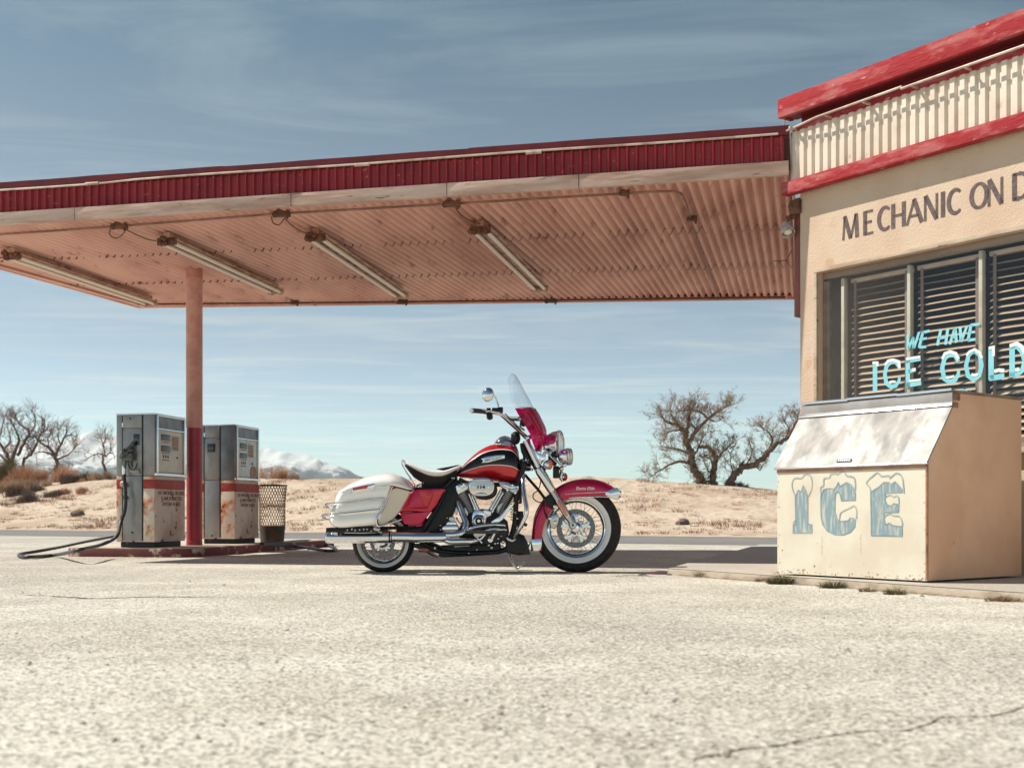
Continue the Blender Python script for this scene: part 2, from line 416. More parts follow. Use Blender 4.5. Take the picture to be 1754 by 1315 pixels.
# soil washed against the kerb
M_soil = mat('kerb_soil', (.20,.145,.10), 1., col2=(.36,.29,.22), nscale=14, nlo=.45, nhi=.6, bump=.004, bscale=60)
b = MB(); rows = []
for i in range(160):
    t_ = i*.035; p_ = Vector((*slab_pt(t_), 0)); n_ = Vector((KD.y, -KD.x, 0)); w_ = .012+.055*max(0, noise.noise(Vector((t_*3, 2, 1)))+.25)
    rows.append([p_-n_*.01+Vector((0,0,.014)), p_+n_*w_*.5+Vector((0,0,.010)), p_+n_*w_+Vector((0,0,.0055))])
b.grid(rows); tag(b.build('kerb_soil', M_soil, smooth=60), kind='structure')
M_crack = mat('crack_dirt', (.14,.10,.085), 1., col2=(.32,.20,.12), nscale=9, nlo=.5, nhi=.6)
def crack(pts, w0, name='pavement_crack'):
    q = [gnd(x, y, .006) for x, y in pts]; q, _ = spline(q, 1, 7)
    b = MB(); rows = []
    for i, p in enumerate(q):
        t = (q[min(i+1, len(q)-1)]-q[max(i-1, 0)]).normalized(); n = Vector((-t.y, t.x, 0))
        k = w0*(.35+1.1*abs(noise.noise(Vector((i*.37, 1, 2)))) + (.6*random.random()))
        jx = n*noise.noise(Vector((i*.9, 5, 0)))*w0*2.2
        e = min(1, i/6, (len(q)-1-i)/6)
        rows.append([p+jx-n*k*e, p+jx+n*k*e*random.uniform(.5, 1)])
    b.grid(rows); tag(b.build(name, M_crack, smooth=0), kind='structure')
crack([(877+a/2, 950+c/2) for a, c in [(600,712),(650,690),(720,680),(790,662),(880,655),(940,645),(1000,630),(1100,615),(1200,602),(1290,600),(1340,600),(1430,575),(1470,555),(1560,552),(1650,548),(1754,520),(1800,512)]], .0045)
crack([(877+a/2, 950+c/2) for a, c in [(1190,520),(1270,530),(1330,545),(1400,556),(1440,570)]], .0018)
crack([(a/2, 950+c/2) for a, c in [(60,135),(210,142),(300,148),(380,147),(500,143),(600,143),(800,143)]], .02)
crack([(877+a/2, 950+c/2) for a, c in [(0,127),(120,128),(260,126),(380,128),(620,128)]], .006)

# ================================================================== CANOPY
M_red = mat('red_paint_weathered', (.30,.018,.028), .5, col2=(.22,.012,.02), nscale=3, bump=.002, bscale=30, col3=(.50,.14,.12), n3=26, lo3=.62, hi3=.70, stretch=(.35,1,1))
M_redb = mat('red_board_paint', (.35,.040,.046), .9, spec=.1, col2=(.44,.13,.13), nscale=7, nlo=.45, nhi=.62, bump=.010, bscale=26, col3=(.56,.28,.25), n3=22, lo3=.63, hi3=.68, stretch=(.45,1,1.4))
M_dred = mat('dark_red_paint', (.20,.018,.022), .5, col2=(.14,.012,.016), nscale=4)
M_beam = mat('peeling_cream_board', (.66,.48,.39), .8, col2=(.46,.29,.22), nscale=4, bump=.008, bscale=14, col3=(.26,.18,.14), n3=14, lo3=.62, hi3=.68, stretch=(.15,1,1.8))
M_soff = mat('pink_corrugated_steel', (.88,.56,.47), .6, col2=(.70,.39,.32), nscale=1.6, nlo=.35, nhi=.7, bump=.001, bscale=30, col3=(.24,.09,.065), n3=6.5, lo3=.57, hi3=.80, stretch=(1,.28,1))
M_rust = mat('rusty_dark_metal', (.10,.045,.03), .85, col2=(.20,.09,.05), nscale=12)
M_cond = mat('painted_conduit', (.22,.12,.09), .7, col2=(.34,.20,.15), nscale=6)
M_condw = mat('pale_conduit', (.66,.55,.45), .5, col2=(.40,.26,.2), nscale=5)
NL = Vector((-6.53,11.60,0)); NR = Vector((2.345,9.615,0)); FR = Vector((3.765,15.15,0)); FL = Vector((-5.19,15.79,0))
can = empty('canopy', tuple((NL+FR)/2), 0, 'long flat red canopy with pink corrugated underside over the pumps and motorcycle', 'canopy')
can.location.z = 3.37
CO = Vector(can.location)
def W(p): return Vector(p)-CO     # world -> canopy local
ax_w = (NR-NL).normalized(); ax_o = Vector((ax_w.y, -ax_w.x, 0))   # outward (towards camera)
Lw = (NR-NL).length
# soffit of three overlapping rows of corrugated sheets
b = MB(); nr = 98; seg = 7
for (v0, v1, dz) in ((0.0,.345,.0),(.335,.665,.004),(.655,1.,.008)):
    rows = []
    for i in range(nr*seg+1):
        u = i/(nr*seg); pn = NL.lerp(NR, u); pf = FL.lerp(FR, u)
        zz = 3.388+.035*sin(2*pi*i/seg)+dz
        zw = .006*noise.noise(Vector((u*30, v0*9, 0)))
        rows.append([W((*(pn.lerp(pf, v0+(v1-v0)*k/4)).xy, zz+zw*k)) for k in range(5)])
    b.grid(rows)
b.build('soffit', M_soff, can, smooth=60)
# roof deck above
b = MB()
q = [NL+ax_w*.02, NR, FR, FL]
rows = [[W((p.x, p.y, 3.66)) for p in q], [W((p.x, p.y, 3.72)) for p in q]]
b.grid(rows, closed_v=True, cap=True); b.build('roof_deck', M_dred, can, smooth=0)
# near beam (three boards with butt joints)
def strip(p0, p1, out, z0, z1, th, m, name, bev=.004, par=None):
    d = (p1-p0); Lx = d.length; d.normalize(); n = Vector((d.y, -d.x, 0))
    c = (p0+p1)/2+n*(out+th/2); R = Matrix((( d.x, n.x, 0), (d.y, n.y, 0), (0, 0, 1)))
    b = MB(); b.box(W((c.x, c.y, (z0+z1)/2)), (Lx, th, z1-z0), R, bev=bev); return b.build(name, m, par or can, smooth=30)
cuts = [0, 2.35, 4.6, 6.1, 7.3, Lw-.005]
for a0, a1 in zip(cuts, cuts[1:]):
    strip(NL+ax_w*(a0+.003), NL+ax_w*(a1-.003), .002*random.random(), 3.332, 3.452, .045, M_beam, 'edge_beam')
# red corrugated band with raised ribs
def rib_profile(n, per, w_flat, h):
    out = []
    for i in range(n):
        o = i*per; out += [(o, 0), (o+per-w_flat-.012, 0), (o+per-w_flat, h), (o+per-.012, h)]
    out.append((n*per, 0)); return out
b = MB(); rows = []
for (x, h) in rib_profile(int(Lw/.0815), .0815, .024, .026):
    p = NL+ax_w*x+ax_o*(.012+h)
    wob = .003*noise.noise(Vector((x*3, 0, 0)))
    rows.append([W((p.x, p.y, 3.455)), W((p.x+ax_o.x*wob, p.y+ax_o.y*wob, 3.56)), W((p.x, p.y, 3.665))])
b.grid(rows); b.build('corrugated_band', M_red, can, smooth=25)
# top flashing, slightly uneven sheets
fc = [0, 3.05, 3.9, 6.3, Lw]
for k, (a0, a1) in enumerate(zip(fc, fc[1:])):
    b = MB(); rows = []
    for i in range(13):
        a = a0+(a1-a0)*i/12; p = NL+ax_w*a; dz = .008*noise.noise(Vector((a*1.3, k, 0)))+.004*(k % 2)
        f = lambda o, z: W((p.x+ax_o.x*o, p.y+ax_o.y*o, z+dz))
        rows.append([f(.02,3.672), f(.034,3.672), f(.036,3.75), f(.02,3.756), f(-.3,3.762), f(-.3,3.757), f(.018,3.751)])
    b.grid(rows, closed_v=True, cap=True); b.build('roof_flashing', M_dred, can, smooth=20)
# conduit pipe under flashing, in three lengths with couplings
b = MB(); b.tube([W((*(NL+ax_w*a+ax_o*.055).xy, 3.678-.01*(a < 3)+.004*sin(a*2.1))) for a in [x*.3 for x in range(31) if x*.3 < Lw-.02]], .010, 8)
b.build('edge_conduit', M_condw, can)
for a in (2.55, 5.3, 6.9):
    p = NL+ax_w*a+ax_o*.055; b = MB(); b.tube([W((*(p-ax_w*.07).xy, 3.668)), W((*(p+ax_w*.07).xy, 3.668))], .016, 8); b.build('conduit_coupling', M_condw, can)
# side and far edge trims
strip(FL, FR, -.03, 3.335, 3.39, .03, M_soff, 'edge_trim'); strip(FL, NL, -.015, 3.335, 3.72, .03, M_soff, 'edge_trim'); strip(FL+Vector((0,-.02,0)), NL+Vector((0,.2,0)), -.13, 3.338, 3.36, .05, M_soff, 'edge_trim')
strip(FR, NR+Vector((.03,.06,0)), -.03, 3.34, 3.39, .03, M_soff, 'edge_trim')
strip(FL, FR, -.045, 3.39, 3.72, .02, M_red, 'rear_band')
# rusted seam drip lines
b = MB()
for v in (.34, .66):
    rows = []
    for i in range(nr*seg+1):
        u = i/(nr*seg); p = NL.lerp(NR, u).lerp(FL.lerp(FR, u), v)
        zz = 3.387+.035*sin(2*pi*i/seg); wd = .008+.014*abs(noise.noise(Vector((u*40, v, 3))))
        rows.append([W((p.x-wd*.2, p.y-wd, zz-.003)), W((p.x+wd*.2, p.y+wd, zz-.003))])
    b.grid(rows)
b.build('rusty_seam', M_rust, can, smooth=0)
# conduit run on soffit
cz = 3.345
def cpt(px, py, z=cz): Y = (z-CH)*F/(HZ-py); return W(((px-CX)/F*Y, Y, z))
b = MB(); b.tube([cpt(-160,412), cpt(100,395), cpt(200,388), cpt(480,366), cpt(780,349), cpt(1130,328), cpt(1157,328), cpt(1168,333), cpt(1175,348), cpt(1186,386), cpt(1232,508)], .011, 8)
b.build('soffit_conduit', M_cond, can)
b = MB(); b.tube([cpt(236,521), cpt(600,518), cpt(940,514), cpt(1232,510), cpt(1345,509)], .012, 8); b.build('soffit_conduit', M_rust, can)
for (px, py, s) in ((205,387,1), (483,366,1), (775,349,1), (1070,330,.6), (1186,374,.6), (690,517,.9), (945,515,1), (505,518,.7)):
    b = MB(); c = cpt(px, py, 3.34)
    b.box(c, (.15*s, .085*s, .05), bev=.006); b.ball(c+Vector((-.07*s, 0, -.01)), .03*s, 8, 6); b.tube([c+Vector((.05*s,0,-.02)), c+Vector((.05*s,-.005,-.05))], .012, 6)
    b.build('junction_box', M_rust, can)
def cable(pts, r=.005, name='power_cable', m=None, par=None):
    b = MB(); b.tube(pts, r, 6, smooth_pts=5); return b.build(name, m or M_rub, par)
M_rub = mat('black_rubber', (.018,.018,.02), .45, spec=.5, col2=(.03,.03,.032), nscale=10)
for pts in ([(190,390),(188,402),(200,408),(213,398),(212,392)], [(215,393),(240,405),(262,412),(285,410)],
            [(465,372),(468,382),(478,385),(486,376)], [(487,374),(500,386),(520,398),(540,402)],
            [(778,354),(790,368),(805,378),(822,383)], [(-10,445),(8,440),(20,437)]):
    cable([cpt(x, y, 3.345-.02*min(i, 2)) for i, (x, y) in enumerate(pts)], .006, 'power_cable', M_rust, can)
cable([W(P3(1355,430,9.9)), W(P3(1350,440,9.85)), W(P3(1345,446,9.8)), W(P3(1325,447,9.75))], .004, 'power_cable', M_rust, can)

# fluorescent fixtures
M_fix = mat('old_enamel_fixture', (.55,.37,.28), .5, col2=(.33,.17,.12), nscale=6, nlo=.45, nhi=.62)
M_tubeg = mat('unlit_glass_tube', (.82,.74,.64), .25, spec=.6)
fx = [((20,437),(257,518),'leftmost old fluorescent light under the canopy, near its left edge'),
      ((285,412),(473,498),'old fluorescent light just right of the canopy post top'),
      ((540,405),(687,505),'old fluorescent light in the middle of the canopy underside, third from left'),
      ((822,392),(925,493),'rightmost fluorescent light under the canopy, above the motorcycle mirror')]
for k, (A, B, lab) in enumerate(fx):
    z = 3.27; ya = (z-CH)*F/(HZ-A[1]); yb = (z-CH)*F/(HZ-B[1])
    pa = Vector(((A[0]-CX)/F*ya, ya, z)); pb = Vector(((B[0]-CX)/F*yb, yb, z))
    mid = (pa+pb)/2; d = (pb-pa); Lf = d.length; ang = atan2(d.y, d.x)
    t = empty('fluorescent_light', mid, ang, lab, 'ceiling light', 'old fluorescent lights under the canopy')
    b = MB(); b.prism([(-.035,.082),(.035,.082),(.035,.03),(.115,.012),(.115,.006),(-.115,.006),(-.115,.012),(-.035,.03)], -Lf/2, Lf/2, 'x'); b.build('housing', M_fix, t, smooth=20)
    ys = (.062, -.062) if k != 2 else (.062, -.058)
    for y in ys:
        b = MB(); b.tube([(-Lf/2+.05, y, -.02), (Lf/2-.03, y, -.02)], .021, 12); b.build('tube', M_tubeg, t)
    for sx in (-1, 1):
        b = MB(); b.box((sx*(Lf/2-.012), 0, -.008), (.03, .21, .075), bev=.006)
        for y in ys: b.tube([(sx*(Lf/2-.02), y, -.02), (sx*(Lf/2+.02), y, -.02)], .034, 12)
        if sx < 0:
            for q in range(7): b.ball((-Lf/2-.02-random.random()*.02, random.uniform(-.1,.1), random.uniform(-.04,.05)), random.uniform(.016,.03), 7, 5)
        b.build('lamp_holder', M_rust if sx < 0 else M_fix, t)
# post
M_postp = mat('pink_post_paint', (.60,.30,.24), .55, col2=(.50,.22,.18), nscale=7, bump=.0012, bscale=50)
M_postr = mat('crimson_post_paint', (.34,.022,.045), .42, col2=(.27,.016,.03), nscale=5, bump=.0015, bscale=60)
PO = Vector((-3.755,13.45,.11))
t = empty('canopy_post', PO, 0, 'round steel post holding up the canopy between the pumps, pink above and crimson below', 'post')
zr = CH+(HZ-733)/F*13.45-.11
b = MB(); b.lathe([(.090,0),(.090,zr)], (0,0,0), (0,0,1), 40); b.lathe([(.0925,zr-1.47),(.0925,zr-1.44)], (0,0,0), (0,0,1), 32); b.build('lower_section', M_postr, t)
b = MB(); b.lathe([(.093,0),(.0925,.05),(.0895,.052)], (0,0,0), (0,0,1), 32); b.build('base_collar', M_postr, t)
b = MB(); b.lathe([(.093,zr),(.095,zr+.003),(.095,3.14),(.098,3.145),(.098,3.155),(.095,3.16),(.095,3.262)], (0,0,0), (0,0,1), 40); b.build('upper_section', M_postp, t)

# ================================================================== PUMP ISLAND
M_isl = mat('island_concrete', (.55,.48,.40), .9, col2=(.42,.36,.30), nscale=5, bump=.003, bscale=40)
M_kerbr = mat('worn_red_kerb_paint', (.18,.05,.045), .85, col2=(.13,.04,.036), nscale=4, bump=.004, bscale=30, col3=(.55,.42,.32), n3=5, lo3=.54, hi3=.62)
IO = Vector((-3.50,12.42,0)); id1 = Vector((.2035,.979,0)).normalized(); id2 = Vector((-.979,.2035,0)).normalized()
t = empty('pump_island', IO, 0, 'low concrete island with a worn red painted kerb under the two fuel pumps', 'island')
def ip(u, v): return (id1*u+id2*v)
def isl(u0, u1, v0, v1, r, n=8):
    cs = [(u0+r, v0+r, pi, 1.5*pi), (u1-r, v0+r, 1.5*pi, 2*pi), (u1-r, v1-r, 0, .5*pi), (u0+r, v1-r, .5*pi, pi)]; out = []
    for (cu, cv, a, c) in cs:
        for k in range(n+1):
            an = a+(c-a)*k/n; q = ip(cu+r*cos(an), cv+r*sin(an)); out.append((q.x, q.y))
    return out
b = MB(); b.prism(isl(0,4.6,0,1.62,.28), -.05, .098, 'z', bev=.01); b.build('kerb', M_kerbr, t, smooth=30)
b = MB(); b.prism(isl(.015,4.585,.015,1.605,.265), .0, .110, 'z', bev=.01); b.build('deck', M_isl, t, smooth=30)

# ================================================================== FUEL PUMPS
M_ss = mat('brushed_stainless_panel', (.33,.315,.305), .42, metal=.7, col2=(.26,.25,.245), nscale=5, bump=.0008, bscale=60, rvar=.08, stretch=(1,1,.5))
M_ssd = mat('dark_stainless', (.20,.21,.22), .4, metal=.8, col2=(.15,.15,.16), nscale=5, rvar=.08)
M_al = mat('polished_aluminium_trim', (.72,.72,.74), .25, metal=1.)
M_cream = mat('rusting_cream_enamel', (.62,.52,.45), .55, col2=(.48,.36,.28), nscale=3.2, bump=.002, bscale=35, col3=(.16,.05,.02), n3=10, lo3=.60, hi3=.64)
M_creamo = mat('rust_stained_cream_enamel', (.74,.62,.50), .6, col2=(.60,.17,.045), nscale=4.5, nlo=.46, nhi=.62, bump=.003, bscale=35, col3=(.10,.035,.015), n3=9, lo3=.60, hi3=.635)
M_stripe = mat('faded_red_stripe', (.46,.045,.03), .55, col2=(.30,.03,.025), nscale=5, col3=(.10,.02,.015), n3=16, lo3=.62, hi3=.66)
M_blk = mat('black_panel_gap', (.015,.015,.016), .5)
M_disp = mat('dark_display_window', (.012,.02,.02), .12, spec=.7)
M_face = mat('yellowed_dial_face', (.58,.49,.40), .3, col2=(.46,.37,.29), nscale=3, coat=.5)
M_face2 = mat('grey_dial_face', (.50,.50,.46), .25, col2=(.40,.36,.32), nscale=4, coat=.6)
M_txt = mat('faded_brown_lettering', (.20,.085,.07), .8)
M_kick = mat('black_kick_plate', (.012,.013,.015), .6, col2=(.12,.11,.10), nscale=7, nlo=.62, nhi=.68)
PANG = atan2(-.216,.976)
def pump(loc, lab, L, Wd, second=False):
    """local x: across the end panel (0 = near right corner, -Wd = left), y: depth, z up"""
    t = empty('fuel_pump', loc, PANG, lab, 'fuel pump', 'old fuel pumps on the island')
    k = 1.0; H = 1.475; zk = .062; zm = .79; e = .0
    # lower cabinet core
    b = MB(); b.box((-Wd/2, L/2, zk/2+.0), (Wd-.06, L-.06, zk), bev=.01); b.build('kick_plate', M_kick, t, smooth=30)
    b = MB(); b.box((-Wd/2, L/2, (zk+zm)/2), (Wd-.006, L-.006, zm-zk), bev=.004); b.build('lower_cabinet', M_cream, t, smooth=30)
    b = MB(); b.box((-Wd/2, L/2, (zm+H)/2), (Wd-.006, L-.006, H-zm-.004), bev=.006); up = b.build('upper_cabinet', M_ss, t, smooth=30)
    # top cap
    b = MB(); b.box((-Wd/2, L/2, H), (Wd+.012, L+.012, .014), bev=.004); b.build('top_cap', M_al, t, smooth=30)
    # end panel: centre stainless column between dark gaps
    cl, crr = (-.845*Wd if second else -.60*Wd+.0), 0
    x0, x1 = (-.385, -.155) if not second else (-.405, -.205)
    b = MB()
    for xx in (x0-.007, x1+.007): b.box((xx, -.001, (zk+H)/2), (.014, .008, H-zk-.03))
    b.build('panel_gap', M_blk, t, smooth=0)
    b = MB(); b.box(((x0+x1)/2, -.004, (zk+.012+zm)/2), (x1-x0, .016, zm-zk-.012), bev=.003); b.build('end_panel', M_ss, t, smooth=30)
    b = MB(); b.box(((x0+x1)/2, -.005, (zm+.006+1.315)/2), (x1-x0, .018, 1.315-zm-.006), bev=.003)
    if not second: b.mi = 0
    b.build('end_panel', M_ss, t, smooth=30)
    b = MB(); b.box(((x0+x1)/2, -.005, (1.321+H-.012)/2), (x1-x0, .018, H-.012-1.321), bev=.003); b.build('end_panel', M_ss, t, smooth=30)
    # strips either side: stripe, stained enamel below
    for (a, c, up_m) in ((-Wd+.003, x0-.016, M_ss), (x1+.016, -.004, M_ssd if second else M_ss)):
        b = MB(); b.box(((a+c)/2, -.002, (zk+zm-.14)/2+.0), (c-a, .010, zm-.14-zk), bev=.002); b.build('side_strip', M_creamo, t, smooth=30)
        b = MB(); b.box(((a+c)/2, -.003, zm-.09), (c-a, .012, .1), bev=.002); b.build('stripe', M_stripe, t, smooth=30)
        b = MB(); b.box(((a+c)/2, -.002, zm-.020), (c-a, .010, .036), bev=.002); b.build('side_strip', M_creamo, t, smooth=30)
        b = MB(); b.box(((a+c)/2, -.002, (zm+H)/2), (c-a, .010, H-zm-.02), bev=.002); b.build('side_strip', up_m, t, smooth=30)
    # left side: pale sheet with stripe (face towards the sun)
    b = MB(); b.box((-Wd-.001, L/2, zm-.09), (.008, L-.02, .1)); b.build('stripe', M_stripe, t, smooth=0)
    # right (dial) side
    b = MB(); b.box((.002, L/2, (zk+zm-.145)/2), (.008, L-.012, zm-.145-zk), bev=.002); b.build('lower_door', M_cream, t, smooth=30)
    b = MB(); b.box((.003, L/2, zm-.092), (.010, L-.012, .104), bev=.002); b.build('stripe', M_stripe, t, smooth=30)
    b = MB(); b.box((.001, L/2, zm-.018), (.006, L-.012, .034)); b.build('rail', M_cream, t, smooth=0)
    b = MB(); b.box((.012, L/2, zm+.018), (.036, L+.01, .030), bev=.004); b.build('sill_trim', M_al, t, smooth=30)
    # dial window frame + face
    for (za, zb, nm) in ((zm+.05, 1.30, 'dial_face'), (1.325, H-.03, 'header_face')):
        b = MB(); b.box((.001, L/2, (za+zb)/2), (.006, L-.10, zb-za)); b.build(nm, (M_face2 if second else M_face) if nm == 'dial_face' else M_ssd, t, smooth=0)
    b = MB()
    b.box((.010, .030, (zm+.03+H-.01)/2), (.022, .022, H-zm-.05), bev=.003); b.box((.010, L-.03, (zm+.03+H-.01)/2), (.022, .03, H-zm-.05), bev=.003)
    b.box((.0105, L/2, 1.312), (.020, L-.04, .014), bev=.002); b.box((.0095, L/2, H-.018), (.019, L-.04, .014), bev=.002)
    b.build('dial_frame', M_al, t, smooth=30)
    for zc in (1.225, 1.10):
        b = MB(); b.box((.006, .22, zc), (.006, .20, .068), bev=.002); b.build('display', M_disp, t, smooth=30)
    b = MB()
    b.ball((.006, .47, 1.01), .012, 8, 6); b.build('button', M_blk, t, smooth=0)
    for j in range(3):
        b = MB(); b.box((.005, .17+.05*j, 1.012), (.004, .022, .032)); b.build('button', M_blk, t, smooth=0)
    b = MB(); b.box((.0046, .43, 1.17), (.002, .15, .16)); b.build('sticker', mat('old_sticker', (.42,.33,.24), .7, col2=(.3,.22,.15), nscale=25), t, smooth=0)
    RM = Matrix(((0,0,1,0),(1,0,0,0),(0,1,0,0),(0,0,0,1)))   # text x->+y, y->z, facing +x
    for j, tx in enumerate(['NO SMOKING OR OPEN', 'FLAME PERMITTED', 'WITHIN 10 FEET']):
        font_mesh(tx, .062, 'lettering', M_txt, t, Matrix.Translation((.0075, L/2+.02, .585-.062*j)) @ RM, extr=.0008, sx=.86 if j == 0 else .9, bold=.0006)
    for j in range(3):
        b = MB(); zc = [1.173, 1.050, .972][j]
        for q in range(7): b.box((.0048, .22-.07+.0235*q, zc), (.0012, .015, .010 if q % 3 else .013))
        b.build('caption_marks', M_blk, t, smooth=0)
    # screws
    b = MB()
    for (xx, zz) in ((x0+.012, 1.30), (x1-.012, 1.30), (x0+.012, .82), (x1-.012, .82)): b.ball((xx, -.015, zz), .006, 8, 5)
    b.build('screw', M_blk, t)
    b = MB(); b.lathe([(.012,0),(.012,.003)], ((x0+x1)/2, -.014, .165 if not second else .1), (0,-1,0), 14)
    if not second: b.lathe([(.011,0),(.011,.003)], (x0+.09, -.014, H-.05), (0,-1,0), 14)
    b.build('lock', M_blk, t)
    b = MB(); b.box((x0-.007, -.008, H-.12), (.011, .01, .05)); b.build('latch', M_al, t, smooth=0)
    return t, x0, x1
pl1, x0, x1 = pump((-3.93,12.53,.11), 'fuel pump left of the crimson post with nozzle and black hose hanging on its end', .655, .47)
# nozzle recess and nozzle on the first pump
b = MB(); b.box((x1-.062, -.0155, 1.19), (.075, .004, .125), bev=.0018); b.build('nozzle_recess', M_disp, pl1)
M_noz = mat('worn_nozzle_metal', (.16,.17,.17), .4, metal=.7, col2=(.05,.055,.05), nscale=16, rvar=.1)
nz = MB()
nz.tube([(x1-.07,-.045,1.17),(x1-.10,-.055,1.12),(x1-.13,-.065,1.07),(x1-.16,-.07,1.03)], [.016,.024,.036,.034], 12, smooth_pts=3)
nz.tube([(x1-.15,-.07,1.06),(x1-.19,-.07,1.02),(x1-.20,-.07,.98)], [.044,.05,.036], 12, smooth_pts=3)
nz.box((x1-.125,-.068,1.00), (.11,.045,.09), bev=.014)
nz.ball((x1-.145,-.072,1.045), .038, 12, 8); nz.ball((x1-.10,-.066,1.07), .028, 12, 8)
nz.tube([(x1-.06,-.07,1.03),(x1-.035,-.07,1.07),(x1-.025,-.07,1.075)], .006, 6)
nz.tube([(x1-.16,-.07,1.0),(x1-.175,-.07,.93),(x1-.18,-.07,.86)], [.026,.023,.02], 12)
nz.build('nozzle', M_noz, pl1)
b = MB(); b.tube([(x1-.12,-.07,.98),(x1-.13,-.075,.93),(x1-.11,-.078,.88),(x1-.07,-.078,.855),(x1-.035,-.075,.88),(x1-.02,-.07,.93)], .007, 8, smooth_pts=4); b.tube([(x1-.09,-.07,.97),(x1-.075,-.075,.88)], .008, 8)
b.build('trigger_guard', M_blk, pl1)
b = MB(); b.box((x1-.08,-.02,.84), (.12,.03,.04), bev=.005); b.build('nozzle_rest', M_ss, pl1)
b = MB(); b.tube([(x1-.18,-.07,.90),(x1-.182,-.07,.85),(x1-.18,-.072,.80)], [.021,.023,.020], 12); b.build('hose_swivel', M_al, pl1)
b = MB(); b.lathe([(.028,-.02),(.034,0),(.034,.02),(.02,.035)], (x0+.018, -.03, .70), (0,-1,0), 18); b.build('hose_clip', mat('dirty_white_clip', (.62,.56,.46), .5, col2=(.4,.22,.1), nscale=20), pl1)
b = MB(); b.box((x0+.035,-.025,.55), (.05,.03,.03), bev=.006); b.tube([(x0+.02,-.03,.57),(x0+.05,-.04,.54)], .012, 8); b.build('hose_bracket', M_blk, pl1)
# hose: hangs, then loops over the island onto the lot
mw = Matrix.Translation((-3.93,12.53,.11)) @ Matrix.Rotation(PANG, 4, 'Z'); inv = mw.inverted()
hp = [Vector((x1-.18,-.072,.82)), Vector((x1-.168,-.08,.72)), Vector((x1-.15,-.09,.58)), Vector((x1-.145,-.11,.42)), Vector((x1-.175,-.15,.27))]
hw = [P3(200,918,12.2), P3(175,932,12.05), gnd(140,941.5,.135)+Vector((0,-.1,0)), gnd(95,950,.03), gnd(50,953.5,.03), gnd(33,951.5,.028), gnd(38,948,.03), P3(66,943.5,13.2), P3(100,937,13.25), P3(135,929.5,13.2), P3(170,922.5,13.1), P3(204,916,13.0)]
b = MB(); b.tube(hp+[inv @ p for p in hw], .0185, 12, smooth_pts=8); b.build('hose', M_rub, pl1, smooth=180)
pl2, y0_, y1_ = pump((-3.43,14.10,.11), 'fuel pump behind the crimson post, beside the mesh trash can, end panel without nozzle', .66, .47, True)
b = MB(); b.box((y0_+.09, -.016, 1.19), (.105, .004, .105), bev=.0018); b.build('nozzle_recess', M_disp, pl2)
b = MB(); b.lathe([(.0,.0),(.085,.0),(.085,.003)], (.0056,.50,.90), (1,0,0), 22); b.build('sticker', mat('brown_round_sticker', (.28,.17,.11), .6, col2=(.5,.26,.14), nscale=14), pl2)
mw2 = Matrix.Translation((-3.43,14.10,.11)) @ Matrix.Rotation(PANG, 4, 'Z'); inv2 = mw2.inverted()
hw = [gnd(446,931,.135), gnd(482,929.5,.135), gnd(505,927,.13), gnd(530,926,.10), gnd(548,928.5,.03), gnd(562,933.5,.03), gnd(575,939.5,.03), gnd(571,942.6,.03), gnd(555,942.2,.03), gnd(530,938,.09), gnd(505,935,.13), gnd(478,933,.135), gnd(455,931.5,.135)]
b = MB(); b.tube([inv2 @ p for p in hw], .0185, 12, smooth_pts=8); b.build('hose', M_rub, pl2, smooth=180)
# mesh trash can
tcn = empty('trash_can', (-3.15,14.95,.11), 0, 'rusty expanded metal mesh trash can standing right of the farther fuel pump', 'trash can')
M_mesh = mat('rusty_mesh_paint', (.20,.12,.075), .75, metal=.3, col2=(.35,.20,.11), nscale=8)
b = MB(); Hc = .745; nd = 30
def rc(z): return .150+.035*z/Hc+.006*sin(z*9)
for k in range(nd):
    for s in (1, -1):
        pts = []
        for i in range(15):
            z = .21+(Hc-.21)*i/14; a = 2*pi*k/nd+s*(z)*2.6
            pts.append((rc(z)*cos(a), rc(z)*sin(a), z))
        b.tube(pts, .0036, 4, cap=False)
b.build('mesh_side', M_mesh, tcn, smooth=60)
b = MB(); b.lathe([(rc(0),.0),(rc(.21)+.003,.215),(rc(.21)-.004,.215),(rc(0)-.006,.01)], (0,0,0), (0,0,1), 32); b.build('solid_base', mat('rusty_green_base', (.05,.055,.045), .8, col2=(.14,.06,.03), nscale=9), tcn)
b = MB(); b.tube([(rc(Hc)*cos(2*pi*k/32), rc(Hc)*sin(2*pi*k/32), Hc) for k in range(33)], .009, 6, cap=False); b.tube([(rc(.48)*cos(2*pi*k/32), rc(.48)*sin(2*pi*k/32), .48) for k in range(33)], .004, 4, cap=False); b.build('rim', M_blk, tcn)
